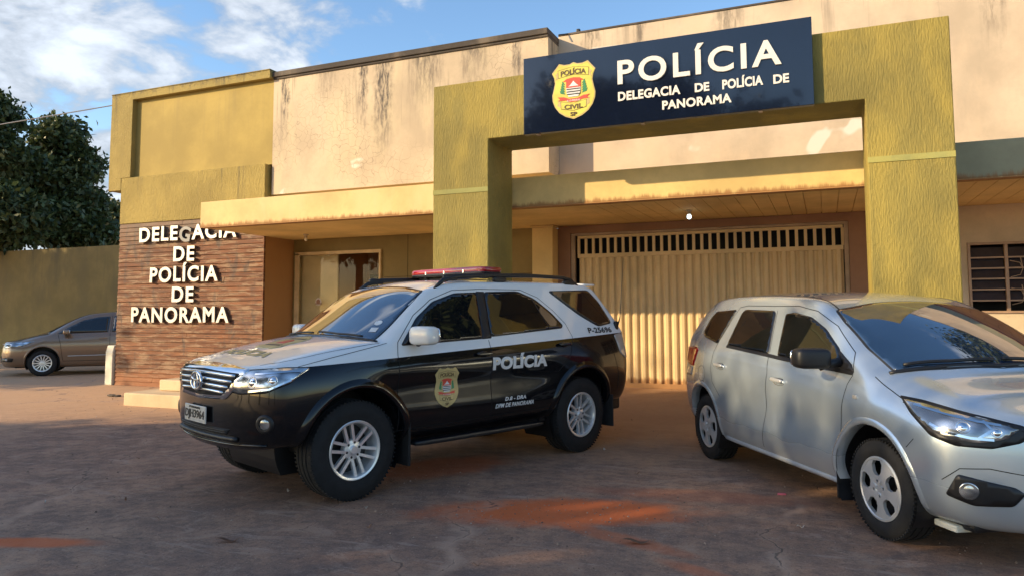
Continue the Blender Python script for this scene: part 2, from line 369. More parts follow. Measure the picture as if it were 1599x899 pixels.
# ------------------------------------------------------------ mesh helpers
class MB:
    def __init__(s): s.v = []; s.f = []; s.m = []; s.mi = 0
    def add(s, vs, fs):
        o = len(s.v); s.v += [tuple(q) for q in vs]; s.f += [tuple(i+o for i in f) for f in fs]; s.m += [s.mi]*len(fs); return s
    def box(s, x0, x1, y0, y1, z0, z1):
        return s.add([(x, y, z) for z in (z0, z1) for y in (y0, y1) for x in (x0, x1)],
                     [(0, 2, 3, 1), (4, 5, 7, 6), (0, 1, 5, 4), (2, 6, 7, 3), (0, 4, 6, 2), (1, 3, 7, 5)])
    def obox(s, c, ax, ay, az, hx, hy, hz):
        c, ax, ay, az = map(Vector, (c, ax, ay, az)); vs = []
        for k in (-1, 1):
            for j in (-1, 1):
                for i in (-1, 1): vs.append(c+ax*(hx*i)+ay*(hy*j)+az*(hz*k))
        return s.add(vs, [(0, 2, 3, 1), (4, 5, 7, 6), (0, 1, 5, 4), (2, 6, 7, 3), (0, 4, 6, 2), (1, 3, 7, 5)])
    def tube(s, pts, rad, n=8, cap=True):
        pts = [Vector(p) for p in pts]; rr = rad if hasattr(rad, '__len__') else [rad]*len(pts)
        T = [(pts[min(i+1, len(pts)-1)]-pts[max(i-1, 0)]).normalized() for i in range(len(pts))]
        u = T[0].orthogonal().normalized(); vs = []
        for p, t, r_ in zip(pts, T, rr):
            u = (u-t*u.dot(t)).normalized(); w = t.cross(u)
            vs += [p+(u*cos(2*pi*k/n)+w*sin(2*pi*k/n))*r_ for k in range(n)]
        fs = [(i*n+k, i*n+(k+1) % n, (i+1)*n+(k+1) % n, (i+1)*n+k) for i in range(len(pts)-1) for k in range(n)]
        if cap: fs += [tuple(range(n))[::-1], tuple(range((len(pts)-1)*n, len(pts)*n))]
        return s.add(vs, fs)
    def lathe(s, prof, axis='y', n=48, c=(0, 0, 0)):
        vs = []
        for k in range(n):
            a = 2*pi*k/n
            for r_, h in prof:
                if axis == 'y': vs.append((c[0]+r_*cos(a), c[1]+h, c[2]+r_*sin(a)))
                elif axis == 'z': vs.append((c[0]+r_*cos(a), c[1]+r_*sin(a), c[2]+h))
                else: vs.append((c[0]+h, c[1]+r_*cos(a), c[2]+r_*sin(a)))
        m = len(prof)
        return s.add(vs, [(k*m+i, k*m+i+1, ((k+1) % n)*m+i+1, ((k+1) % n)*m+i) for k in range(n) for i in range(m-1)])
    def superell(s, c, rad, e1=.5, e2=.5, nu=14, nv=24, rot=None):
        f = lambda w, e: math.copysign(abs(w)**e, w); vs = []
        for i in range(nu+1):
            a = -pi/2+pi*i/nu
            for j in range(nv):
                b = 2*pi*j/nv
                q = Vector((rad[0]*f(cos(a), e1)*f(cos(b), e2), rad[1]*f(cos(a), e1)*f(sin(b), e2), rad[2]*f(sin(a), e1)))
                if rot is not None: q = rot @ q
                vs.append(q+Vector(c))
        return s.add(vs, [(i*nv+j, i*nv+(j+1) % nv, (i+1)*nv+(j+1) % nv, (i+1)*nv+j) for i in range(nu) for j in range(nv)])
    def build(s, name, mat, parent=None, smooth=False, bevel=0, world=False, label=None, seg=2):
        me = bpy.data.meshes.new(name); me.from_pydata(s.v, [], s.f)
        for q in (mat if isinstance(mat, (list, tuple)) else [mat]): me.materials.append(q)
        if any(s.m): me.polygons.foreach_set('material_index', s.m)
        bm = bmesh.new(); bm.from_mesh(me)
        bmesh.ops.remove_doubles(bm, verts=bm.verts, dist=1e-5)
        bmesh.ops.recalc_face_normals(bm, faces=bm.faces)
        bm.to_mesh(me); bm.free()
        if smooth: me.shade_smooth()
        o = bpy.data.objects.new(name, me); COL.objects.link(o)
        if smooth == 'auto':
            m = o.modifiers.new('es', 'EDGE_SPLIT'); m.split_angle = R(35)
        if bevel:
            b = o.modifiers.new('bevel', 'BEVEL'); b.width = bevel; b.segments = seg; b.limit_method = 'ANGLE'; b.angle_limit = R(40)
        if parent is not None:
            o.parent = parent
            if world: o.matrix_parent_inverse = parent_inv(parent)
        if label: o['label'] = label
        return o
def world_of(p):
    return (world_of(p.parent) @ p.matrix_parent_inverse if p.parent else Matrix()) @ p.matrix_basis
def parent_inv(p): return world_of(p).inverted()
def thing(name, label, cat, loc=(0, 0, 0), rz=0, group=None):
    o = bpy.data.objects.new(name, None); COL.objects.link(o); o.empty_display_size = .2
    o.location = loc; o.rotation_euler = (0, 0, rz); o['label'] = label; o['category'] = cat
    if group: o['group'] = group
    return o
def tag(o, label, cat, group=None):
    o['label'] = label; o['category'] = cat
    if group: o['group'] = group
    return o
def struct(o): o['kind'] = 'structure'; return o

_tc = {}
def text2d(s, bold=.0, spacing=1.0, shear=0.):
    key = (s, bold, spacing, shear)
    if key in _tc: return _tc[key]
    cu = bpy.data.curves.new('t', 'FONT'); cu.body = s; cu.offset = bold; cu.space_character = spacing; cu.shear = shear; cu.resolution_u = 5
    o = bpy.data.objects.new('t', cu); COL.objects.link(o); bpy.context.view_layer.update()
    me = o.evaluated_get(bpy.context.evaluated_depsgraph_get()).to_mesh()
    vs = [(v.co.x, v.co.y) for v in me.vertices]; fs = [tuple(p.vertices) for p in me.polygons]
    bpy.data.objects.remove(o); bpy.data.curves.remove(cu)
    _tc[key] = (vs, fs); return vs, fs
def weld2d(vs, fs):
    d = {}; mp = []; out = []
    for v in vs:
        k = (round(v[0], 5), round(v[1], 5))
        if k not in d: d[k] = len(out); out.append(v)
        mp.append(d[k])
    nf = []
    for f in fs:
        g = []
        for i in f:
            if mp[i] not in g: g.append(mp[i])
        if len(g) > 2: nf.append(tuple(g))
    return out, nf
def refine2d(vs, fs, L_):
    vs, fs = weld2d(vs, fs); bm = bmesh.new(); V = [bm.verts.new((x, y, 0)) for x, y in vs]
    for q in fs:
        try: bm.faces.new([V[i] for i in q])
        except ValueError: pass
    for _ in range(6):
        bmesh.ops.triangulate(bm, faces=bm.faces); e = [q for q in bm.edges if q.calc_length() > L_]
        if not e: break
        bmesh.ops.subdivide_edges(bm, edges=e, cuts=1)
    bmesh.ops.triangulate(bm, faces=bm.faces); bm.verts.index_update()
    r = [(v.co.x, v.co.y) for v in bm.verts], [tuple(v.index for v in q.verts) for q in bm.faces]; bm.free(); return r
def fit(vs, x0, x1, z0, z1, ref=None):
    xs = [v[0] for v in (ref or vs)]; ys = [v[1] for v in (ref or vs)]
    a, b, c, d = min(xs), max(xs), min(ys), max(ys)
    return [(x0+(v[0]-a)/(b-a)*(x1-x0), z0+(v[1]-c)/(d-c)*(z1-z0)) for v in vs]
def islands(vs, fs):
    par = list(range(len(vs)))
    def fd(i):
        while par[i] != i: par[i] = par[par[i]]; i = par[i]
        return i
    for f in fs:
        for i in f[1:]: par[fd(i)] = fd(f[0])
    g = {}
    for k, f in enumerate(fs): g.setdefault(fd(f[0]), []).append(f)
    items = []
    for fl in g.values():
        xs = [vs[i][0] for f in fl for i in f]; items.append([min(xs), max(xs), list(fl)])
    items.sort(key=lambda q: q[0]); out = []
    for it in items:
        if out and it[0] < out[-1][1]-.25*min(it[1]-it[0], out[-1][1]-out[-1][0]): out[-1][1] = max(out[-1][1], it[1]); out[-1][2] += it[2]
        else: out.append(it)
    return [o[2] for o in out]
def extrude2d(mb, vs, fs, fmap, depth, side_mi=None, back=False):
    """fmap(x,z,d) -> 3D point, d = height above base surface"""
    vs, fs = weld2d(vs, fs)
    n = len(vs); P = [fmap(x, z, depth) for x, z in vs]+[fmap(x, z, 0) for x, z in vs]
    cnt = {}
    for f in fs:
        for a, b in zip(f, f[1:]+f[:1]): cnt[(a, b)] = 1
    o = mb.mi; mb.add(P, fs)
    sides = [(a, b, b+n, a+n) for a, b in cnt if (b, a) not in cnt]
    if depth > 0:
        if side_mi is not None: mb.mi = side_mi
        mb.add(P, sides); mb.mi = o

# ------------------------------------------------------------ ground
def sstep(a, b, x): t = min(1, max(0, (x-a)/(b-a))); return t*t*(3-2*t)
def gz(x, y):
    return .25*sstep(9.2, 11.2, y)*sstep(-5.4, -4.4, x)*(1-sstep(2.2, 4.0, x))*(1 if y < 12 else 1)
xs = np.unique(np.concatenate([np.linspace(-300, -30, 8), np.linspace(-30, 20, 126), np.linspace(20, 300, 8)]))
ys = np.unique(np.concatenate([np.linspace(-300, -20, 8), np.linspace(-20, 14, 86), np.linspace(14, 300, 8)]))
mb = MB(); nx = len(xs)
mb.add([(x, y, gz(x, y)) for y in ys for x in xs], [(j*nx+i, j*nx+i+1, (j+1)*nx+i+1, (j+1)*nx+i) for j in range(len(ys)-1) for i in range(nx-1)])
struct(mb.build('ground', MT['ground'], smooth=True))
# ------------------------------------------------------------ police station
ST = thing('police_station', 'long flat-roofed station with stained cream and yellow walls, canopy and ribbed gate', 'building', (-6, 11, 0))
def P(mb, name, mat, parent=ST, **k): return mb.build(name, mat, parent, world=True, **k)
# wood clad lower box
mb = MB(); nb = 37; bh = 3.28/nb
for i in range(nb):
    z = i*bh; lean = .020+.004*random.uniform(-1, 1); cuts = [-13.40]
    while cuts[-1] < -9.61: cuts.append(min(-9.61, cuts[-1]+random.uniform(1.0, 2.4)))
    if len(cuts) > 2 and cuts[-1]-cuts[-2] < .3: cuts.pop(-2)
    for a, b in zip(cuts, cuts[1:]):
        j = random.uniform(-.004, .004); a += .0015; b -= .0015
        yb, yt = 10.66-.0+j, 10.66+lean+j
        mb.add([(a, yb, z+.004), (b, yb, z+.004), (b, yt, z+bh+.006), (a, yt, z+bh+.006), (a, 10.70, z+.004), (b, 10.70, z+.004), (b, 10.70, z+bh+.006), (a, 10.70, z+bh+.006)],
               [(0, 1, 2, 3), (0, 4, 5, 1), (0, 3, 7, 4), (1, 5, 6, 2), (3, 2, 6, 7)])
P(mb, 'wood_cladding', MT['wood'])
mb = MB(); mb.box(-9.609, -9.585, 10.655, 10.70, 0.0, 2.865); P(mb, 'corner_trim', MT['wood'])
mb = MB(); mb.box(-13.385, -9.60, 10.70, 12.5, -.1, 3.28); P(mb, 'wall', MT['fascia'])
mb = MB(); mb.box(-13.40, -9.60, 10.655, 12.5, 3.283, 4.24); P(mb, 'wall', MT['yellow_tex'], bevel=.008)
mb = MB(); mb.box(-13.76, -13.14, 10.65, 12.5, 4.243, 6.03); mb.box(-13.76, -13.402, 10.65, 12.5, 3.99, 4.243); mb.box(-13.14, -9.53, 10.65, 10.75, 5.88, 6.03)
P(mb, 'wall_frame', MT['yellow_band'], bevel=.006)
mb = MB(); mb.box(-13.14, -9.53, 10.762, 12.5, 4.243, 6.0); P(mb, 'wall', MT['yellow'])
# cream projecting upper storey
mb = MB(); mb.box(-9.527, -3.965, 10.76, 12.5, 3.66, 5.90); P(mb, 'upper_wall', MT['cream'])
mb = MB(); mb.box(-9.527, -3.955, 10.705, 12.5, 5.903, 6.0); mb.box(-9.527, -3.958, 10.735, 12.5, 5.86, 5.90); P(mb, 'parapet_coping', MT['darkcap'], bevel=.01)
mb = MB(); mb.box(-13.76, -9.53, 10.64, 12.5, 6.033, 6.05); P(mb, 'parapet_coping', MT['yellow_band'])
mb = MB(); mb.box(-9.597, -3.9, 11.22, 12.4, 3.29, 3.656); P(mb, 'wall', MT['soffit'])
mb = MB(); mb.box(-3.962, 9.0, 11.25, 12.5, 3.30, 6.03); P(mb, 'upper_wall', MT['cream_back'])
mb = MB(); mb.box(-3.962, 9.0, 11.235, 12.5, 6.033, 6.065); P(mb, 'parapet_coping', MT['darkcap'], bevel=.006)
# a few small things fixed on the roof edge
mb = MB(); mb.tube([(-3.9, 11.1, 6.0), (-3.75, 11.3, 6.07), (-3.62, 11.3, 6.04)], .012); mb.superell((-3.62, 11.28, 6.09), (.035, .03, .03)); P(mb, 'roof_cable_end', MT['blackplastic'])
# canopy
mb = MB(); mb.box(-9.60, -4.70, 9.15, 9.30, 2.885, 3.30); P(mb, 'canopy_fascia', MT['fascia'], bevel=.006)
mb = MB(); mb.box(-4.697, 1.2, 9.15, 9.30, 2.885, 3.285); P(mb, 'canopy_fascia', MT['fascia_r'], bevel=.006)
mb = MB(); mb.box(1.203, 9.0, 9.15, 9.30, 2.885, 3.285); P(mb, 'canopy_fascia', MT['fascia_shade'], bevel=.006)
mb = MB(); mb.box(-9.604, 9.0, 9.146, 9.31, 2.868, 2.883); P(mb, 'canopy_edge', MT['fascia'])
mb = MB(); mb.box(-9.60, 9.0, 9.30, 11.22, 3.20, 3.27); P(mb, 'canopy_roof', MT['fascia_r'])
mb = MB(); mb.box(-9.60, -3.0, 9.31, 11.52, 2.872, 2.90); P(mb, 'canopy_ceiling', MT['soffit'])
mb = MB(); x = -2.998
while x < 9: mb.box(x, x+.193, 9.31, 11.52, 2.872, 2.89); x += .2
mb.box(-3, 9, 9.31, 11.52, 2.893, 2.90)
P(mb, 'ceiling_boards', MT['soffit'])
# walls under the canopy, with openings left for door, gate and window
mb = MB(); mb.box(-9.597, -9.535, 11.5, 11.62, 0, 2.87); mb.box(-9.535, -7.555, 11.5, 11.62, 2.62, 2.87); mb.box(-7.555, -4.455, 11.5, 11.62, 0, 2.87)
mb.mi = 1
for x in (-7.0, -6.2, -5.4): mb.box(x, x+.008, 11.497, 11.5, .56, 2.87)
mb.box(-7.5, -4.46, 11.4975, 11.5, 2.10, 2.107)
P(mb, 'entrance_wall', [MT['dolive'], MT['seam']])
mb = MB(); mb.box(-4.45, -4.09, 11.24, 11.62, 0, 2.84); mb.box(-4.475, -4.065, 11.215, 11.5, 2.842, 2.869); P(mb, 'pilaster', MT['soffit'], bevel=.006)
mb = MB(); mb.box(-4.087, -3.87, 11.5, 11.66, 0, 2.87); mb.box(-3.87, .35, 11.5, 11.66, 2.745, 2.87); mb.box(.35, .60, 11.5, 11.66, 0, 2.87); P(mb, 'gate_surround', MT['brown'], bevel=.004)
mb = MB(); mb.box(.603, 1.80, 11.49, 11.66, 0, 2.87); mb.box(1.80, 3.05, 11.49, 11.66, 0, 1.415); mb.box(1.80, 3.05, 11.49, 11.66, 2.365, 2.87); mb.box(3.05, 9, 11.49, 11.66, 0, 2.87)
P(mb, 'wall', MT['cream_low'])
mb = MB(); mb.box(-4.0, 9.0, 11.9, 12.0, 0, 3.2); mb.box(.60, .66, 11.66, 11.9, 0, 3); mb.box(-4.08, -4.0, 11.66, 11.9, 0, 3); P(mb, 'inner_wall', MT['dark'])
# entrance lobby seen through the glass
mb = MB(); mb.box(-9.59, -8.62, 11.60, 11.64, .56, 2.615); P(mb, 'lobby_wall', MT['lobby'])
mb = MB(); mb.box(-8.62, -6.6, 12.6, 12.7, .56, 2.87); mb.box(-8.66, -8.62, 11.645, 12.6, .56, 2.87); mb.box(-7.2, -7.1, 11.62, 13.6, .56, 2.87); P(mb, 'lobby_wall', MT['brown'])
mb = MB(); mb.box(-9.597, -7.1, 11.62, 13.7, .50, .56); P(mb, 'lobby_floor', MT['step'])
mb = MB(); mb.box(-9.597, -7.1, 11.62, 13.7, 2.87, 2.9); P(mb, 'lobby_ceiling', MT['soffit'])
mb = MB(); mb.box(-9.13, -8.82, 12.25, 12.296, 1.96, 2.20) if False else mb.box(-8.52, -8.24, 12.54, 12.58, 1.99, 2.21); P(mb, 'notice_board', MT['dark'])
fr = MB(); fr.box(-9.535, -9.44, 11.46, 11.52, .56, 2.60); fr.box(-9.535, -7.555, 11.46, 11.52, 2.56, 2.62); fr.box(-7.60, -7.555, 11.46, 11.52, .56, 2.56)
door = P(fr, 'entrance_door', MT['frame_lt'], bevel=.004)
for a, b in ((-9.435, -8.515), (-8.505, -7.605)):
    mb = MB(); mb.box(a, b, 11.486, 11.496, .58, 2.555); P(mb, 'glass_pane', MT['doorglass'], door)
mb = MB(); mb.superell((-8.58, 11.45, 1.60), (.05, .03, .05), 1, 1); mb.tube([(-8.58, 11.45, 1.60), (-8.58, 11.49, 1.60)], .015); P(mb, 'door_knob', MT['blackplastic'], door, smooth=True)
mb = MB(); mb.lathe([(0, 0), (.075, 0)], 'y', 32, (-8.97, 11.482, 1.66)); mb.mi = 1; mb.lathe([(0, 0), (.045, 0)], 'y', 24, (-8.97, 11.479, 1.665)); mb.box(-9.05, -8.89, 11.48, 11.482, 1.615, 1.635)
P(mb, 'round_sticker', [MT['gatewhite'], MT['brown']], door)
# platform and steps
mb = MB(); mb.box(-10.33, -5.2, 8.40, 10.655, -.05, .20)
P(mb, 'entrance_step', MT['step'], bevel=.02)
mb = MB(); mb.box(-10.02, -5.2, 8.80, 10.653, .203, .38); P(mb, 'entrance_step', MT['step'], bevel=.02)
mb = MB(); mb.box(-9.80, -5.2, 9.20, 10.651, .383, .56); P(mb, 'entrance_step', MT['step'], bevel=.02)
mb = MB(); mb.box(-9.6, -4.46, 10.66, 11.5, -.05, .555); P(mb, 'platform', MT['step'])
# gate
g = MB(); g.box(-3.865, -3.80, 11.52, 11.60, .25, 2.74); g.box(.285, .345, 11.52, 11.60, .25, 2.74); g.box(-3.80, .285, 11.52, 11.60, 2.705, 2.742)
gate = P(g, 'gate', MT['gate_frame'], bevel=.003)
mb = MB(); n = 32; x0, x1 = -3.74, .27; pw = (x1-x0)/n; pts = []
for i in range(n): 
    for fx, fy in ((0, .034), (.12, .034), (.26, .006), (.34, 0), (.66, 0), (.74, .006), (.88, .034)): pts.append((x0+pw*(i+fx), 11.555+fy))
pts.append((x1, 11.589)); k = len(pts)
mb.add([(x, y, z) for z in (.325, 2.335) for x, y in pts], [(i, i+1, k+i+1, k+i) for i in range(k-1)])
P(mb, 'ribbed_panel', MT['gate'], gate)
for z0, z1 in ((.25, .325), (2.335, 2.40), (2.655, 2.70)):
    mb = MB(); mb.box(-3.755, .275, 11.535, 11.60, z0, z1); P(mb, 'rail', MT['gate'], gate, bevel=.004)
for i in range(n+1):
    mb = MB(); w = .026; mb.box(x0+pw*i-.022, x0+pw*i+.022, 11.55, 11.585, 2.40, 2.655); P(mb, 'bar', MT['gate'], gate)
mb = MB(); mb.box(-1.80, -1.66, 11.515, 11.55, 1.18, 1.36); mb.tube([(-1.70, 11.51, 1.30), (-1.70, 11.47, 1.30), (-1.76, 11.47, 1.26)], .008, 6); P(mb, 'gate_lock', MT['gate_frame'], gate, bevel=.004)
# window with louvres
w = MB(); w.box(1.803, 1.835, 11.47, 11.53, 1.42, 2.36); w.box(2.225, 2.265, 11.47, 11.53, 1.45, 2.33); w.box(3.01, 3.047, 11.47, 11.53, 1.42, 2.36)
w.box(1.835, 3.01, 11.47, 11.53, 2.33, 2.362); w.box(1.835, 3.01, 11.47, 11.53, 1.418, 1.45); w.box(2.62, 2.65, 11.472, 11.53, 1.45, 2.33)
win = P(w, 'window', MT['metalwin'], bevel=.003)
for z in (1.585, 1.73, 1.872, 2.012, 2.155):
    for a, b in ((1.836, 2.224), (2.266, 2.619), (2.651, 3.009)):
        mb = MB(); mb.box(a, b, 11.475, 11.51, z-.008, z+.012)
        mb.mi = 1; mb.add([(a, 11.50, z+.012), (b, 11.50, z+.012), (b, 11.535, z+.14), (a, 11.535, z+.14)], [(0, 1, 2, 3)])
        P(mb, 'louvre', [MT['metalwin'], MT['winglass']], win)
mb = MB()
for cx in (2.44, 2.83):
    for cz in (1.62, 1.98):
        for s in (-1, 1):
            mb.tube([(cx-.16*s, 11.462, cz+.13), (cx-.05*s, 11.462, cz+.10), (cx-.02*s, 11.462, cz+.02), (cx-.05*s, 11.462, cz-.06), (cx-.16*s, 11.462, cz-.09)], .005, 6)
            mb.tube([(cx-.02*s, 11.462, cz+.02), (cx-.04*s, 11.462, cz+.17)], .005, 6)
P(mb, 'security_grille', MT['gate_frame'], win)

# ------------------------------------------------------------ ceiling lamps
def ceiling_lamp(x, y, bulb, label):
    t = thing('ceiling_lamp', label, 'lamp', (x, y, 2.872), group='bulbs under the canopy')
    mb = MB(); mb.lathe([(0, 0), (.05, 0), (.05, -.012), (.03, -.03), (.03, -.065), (0, -.065)], 'z', 24); mb.build('socket', MT['porcelain'], t, smooth='auto')
    mb = MB(); mb.lathe([(0, -.064), (.018, -.066), (.028, -.082), (.029, -.11), (.018, -.125), (0, -.13)], 'z', 24); mb.build('bulb', bulb, t, smooth=True)
ceiling_lamp(-1.72, 10.35, MT['lampbulb'], 'small lit white bulb under the canopy in front of the gate')
ceiling_lamp(-8.66, 10.70, MT['bulb_off'], 'unlit bulb under the canopy by the glass entrance door')

# ------------------------------------------------------------ portal
mb = MB(); X = (-4.675, -3.88, .455, 1.248)
o = [(X[0], 0), (X[1], 0), (X[1], 3.65), (X[2], 3.65), (X[2], 0), (X[3], 0), (X[3], 4.42), (X[0], 4.42)]
mb.add([(x, 8.3, z) for x, z in o]+[(x, 9.08, z) for x, z in o],
       [(0, 1, 2, 7), (2, 3, 6, 7), (3, 4, 5, 6), (8, 15, 10, 9), (10, 15, 14, 11), (11, 14, 13, 12)]+[(i, (i+1) % 8, (i+1) % 8+8, i+8) for i in range(8)])
mb.v = [(x+1.7, y-8.3, z) for x, y, z in mb.v]
portal = thing('entrance_portal', 'tall olive textured concrete portal frame standing before the garage gate', 'portal', (-1.7, 8.3, 0))
mb.build('frame', MT['olive'], portal, bevel=.012)
for a, b in ((X[0], X[1]), (X[2], X[3])):
    mb = MB(); mb.box(a+.002, b-.002, 8.292, 8.31, 2.975, 3.035); mb.build('joint_strip', MT['fascia_shade'] if False else MT['olive_in'], portal, world=True)

# ------------------------------------------------------------ emblem
def badge(name, parent, fm, scale=1., world=False, pale=False, fine=0):
    """fm(u,v,d): u in -1..1, v in -1.35..1.3"""
    mats = [MT['goldink'] if pale else MT['yellowink'], MT['brownink'], MT['redink'], MT['whiteink'], MT['ink'], MT['greenink'], MT['goldink']]
    half = [(0, 1.30), (.18, 1.22), (.42, 1.22), (.66, 1.30), (.82, 1.10), (1.0, .88), (.90, .66), (.86, .40), (.92, .1), (.99, -.18), (.97, -.45), (.86, -.75), (.66, -1.02), (.38, -1.22), (0, -1.36)]
    out = half+[(-x, y) for x, y in half[1:-1]][::-1]
    mb = MB(); e = .0015*scale
    def poly(pts, d, mi):
        r = delaunay_2d_cdt([Vector(q) for q in pts], [], [list(range(len(pts)))], 1, 1e-6)
        mb.mi = mi; a_, b_ = [tuple(q) for q in r[0]], [tuple(f) for f in r[2]]
        if fine: a_, b_ = refine2d(a_, b_, fine)
        extrude2d(mb, a_, b_, fm, d)
    sc = lambda k: [(x*k, y*k) for x, y in out]
    poly(out, 3*e, 6); poly(sc(.955), 4*e, 0)
    poly([(-.72, .98), (0, 1.10), (.72, .98), (.70, .60), (0, .72), (-.70, .60)], 5*e, 1); poly([(-.70, .96), (0, 1.08), (.70, .96), (.68, .62), (0, .74), (-.68, .62)], 6*e, 0)
    poly([(-.60, -.50), (0, -.62), (.60, -.50), (.58, -.86), (0, -.98), (-.58, -.86)], 5*e, 1); poly([(-.58, -.52), (0, -.64), (.58, -.52), (.56, -.84), (0, -.96), (-.56, -.84)], 6*e, 0)
    for s in (-1, 1):
        poly([(s*.72, .90), (s*.86, .78), (s*.78, .70), (s*.84, .52), (s*.70, .62)], 5*e, 6)
        poly([(s*.60, -.50), (s*.76, -.40), (s*.70, -.52), (s*.76, -.68), (s*.58, -.80)], 5*e, 6)
        for k in range(5): # branches
            y = -.18+k*.11; poly([(s*.38, y), (s*(.60-.02*k), y+.06), (s*(.64-.03*k), y+.20), (s*.46, y+.13)], 6*e, 5)
    poly([(-.48, .42), (-.3, .54), (0, .58), (.3, .54), (.48, .42), (.30, .42), (-.30, .42)], 7*e, 2)
    poly([(-.33, .46), (.33, .46), (.33, .10), (-.33, .10)], 8*e, 2)
    poly([(-.15, .22), (-.05, .34), (.0, .42), (.06, .34), (.16, .24), (.24, .17), (-.24, .17)], 9*e, 3)
    poly([(-.33, .10), (.33, .10), (.32, -.12), (.22, -.32), (-.22, -.32), (-.32, -.12)], 8*e, 3)
    for y in (.04, -.08, -.20): poly([(-.31, y+.02), (.31, y+.02), (.31-.04*(y < -.1), y-.03), (-.31+.04*(y < -.1), y-.03)], 9*e, 4)
    poly([(-.74, -.28), (-.45, -.30), (-.2, -.40), (.2, -.40), (.45, -.30), (.74, -.28), (.62, -.38), (.70, -.46), (.4, -.46), (.15, -.56), (-.15, -.56), (-.4, -.46), (-.70, -.46), (-.62, -.38)], 7*e, 2)
    def txt(s, a, b, c, d_, mi, arc=0.):
        vs, fs = text2d(s, .03); vs = fit(vs, a, b, c, d_); vs = [(x, y-arc*x*x) for x, y in vs]
        mb.mi = mi; extrude2d(mb, vs, fs, fm, 8*e)
    txt('POLÍCIA', -.58, .58, .72, 1.03, 1, .14); txt('CIVIL', -.42, .42, -.90, -.68, 1, -.10); txt('SP', -.15, .15, -1.22, -1.04, 1)
    txt('SÃO PAULO', -.3, .3, -.53, -.44, 3)
    return mb.build(name, mats, parent, world=world)

# ------------------------------------------------------------ big sign on the portal
sg = thing('station_sign', 'glossy navy board on the portal beam with yellow badge and white POLÍCIA lettering', 'sign', (-1.7, 8.29, 3.63))
mb = MB(); mb.box(-3.355, -.034, 8.215, 8.292, 3.63, 4.585); mb.build('board', MT['sign'], sg, world=True, bevel=.004)
mb = MB()
for x in (-3.2, -1.9, -.6): mb.box(x, x+.04, 8.24, 8.296, 3.615, 3.629)
mb.build('bracket', MT['gate_frame'], sg, world=True)
badge('badge', sg, lambda u, v, d: (-2.703+u*.275, 8.2145-d, 4.112+v*.262), 1.2, world=True)
def sign_text(s, x0, x1, z0, z1, depth, bold, sp=1.0, slope=0.):
    vs, fs = text2d(s, bold, sp); vs = fit(vs, x0, x1, z0, z1)
    for fl in islands(vs, fs):
        ids = sorted({i for f in fl for i in f}); mp = {a: k for k, a in enumerate(ids)}
        mb = MB(); extrude2d(mb, [vs[i] for i in ids], [tuple(mp[i] for i in f) for f in fl], lambda x, z, d: (x, 8.2145-d, z+slope*(x-x0)), depth)
        mb.build('letter', MT['signtext'], sg, world=True)
sign_text('POLÍCIA', -2.155, -.345, 4.10, 4.46, .022, .022, 1.22)
sign_text('DELEGACIA', -2.155, -1.43, 3.905, 4.015, .012, .035, 1.08)
sign_text('DE', -1.27, -1.11, 3.905, 4.005, .012, .035)
sign_text('POLÍCIA', -.98+.01, -.66+.12, 3.90, 4.035, .012, .035, 1.04)
sign_text('DE', -.435, -.275, 3.895, 3.995, .012, .035)
sign_text('PANORAMA', -1.64, -.875, 3.745, 3.85, .012, .035, 1.08)

# ------------------------------------------------------------ letters on the boards
lt = thing('wall_lettering', 'raised white metal letters spelling DELEGACIA DE POLÍCIA DE PANORAMA on weathered boards', 'lettering', (-11.6, 10.655, 1.27))
def wl(s, x0, x1, z0, z1, gray=()):
    vs, fs = text2d(s, .028, 1.16); vs = fit(vs, x0, x1, z0, z1)
    for k, fl in enumerate(islands(vs, fs)):
        ids = sorted({i for f in fl for i in f}); mp = {a: j for j, a in enumerate(ids)}
        pv = [vs[i] for i in ids]; cx = sum(v[0] for v in pv)/len(pv); cz = (z0+z1)/2
        a = R(random.uniform(-1.2, 1.2)) if k not in gray else R(-10); dz = random.uniform(-.008, .008)-(.03 if k in gray else 0)
        pv = [(cx+(x-cx)*cos(a)-(z-cz)*sin(a), cz+(x-cx)*sin(a)+(z-cz)*cos(a)+dz) for x, z in pv]
        mb = MB(); extrude2d(mb, pv, [tuple(mp[i] for i in f) for f in fl], lambda x, z, d: (x, 10.652-d, z), .055, side_mi=1)
        mb.build('letter', [MT['letter_gray'] if k in gray else MT['letter'], MT['letter_side']], lt, world=True, label='gray tilted letter G' if k in gray else None)
wl('DELEGACIA', -12.75, -10.21, 2.875, 3.175, gray=(4,))
wl('DE', -11.80, -11.25, 2.46, 2.755)
wl('POLÍCIA', -12.42, -10.64, 2.06, 2.44)
wl('DE', -11.81, -11.24, 1.665, 1.965)
wl('PANORAMA', -12.90, -10.34, 1.27, 1.575)

# ------------------------------------------------------------ low pale post, cable, left wall
mb = MB(); mb.add([(x, y, z) for x in (-13.62, -13.42) for y, z in ((10.62, 0), (10.62, .66), (10.66, .80), (12.5, .80), (12.5, 0))], [(0, 1, 2, 3, 4), (9, 8, 7, 6, 5)]+[(i, (i+1) % 5, (i+1) % 5+5, i+5) for i in range(5)])
tag(mb.build('low_wall', MT['post'], bevel=.012), 'short pale low wall with sloped end at the left corner of the boards', 'wall')
mb = MB(); mb.tube([(-13.74, 10.9, 5.93), (-18, 9.6, 5.35), (-24, 7.9, 4.9), (-32, 5.5, 5.3), (-44, 2, 7.2)], .012, 6)
tag(mb.build('overhead_cable', MT['wire']), 'thin grey cable running from the roof corner across the sky past the tree', 'cable')
LWY = 15.6
mb = MB(); mb.box(-60, -13.6, LWY, LWY+.2, -.1, 3.50); 
lw = mb.build('boundary_wall', MT['leftwall'])
tag(lw, 'long stained olive yard wall behind the parked bronze sedan', 'wall')
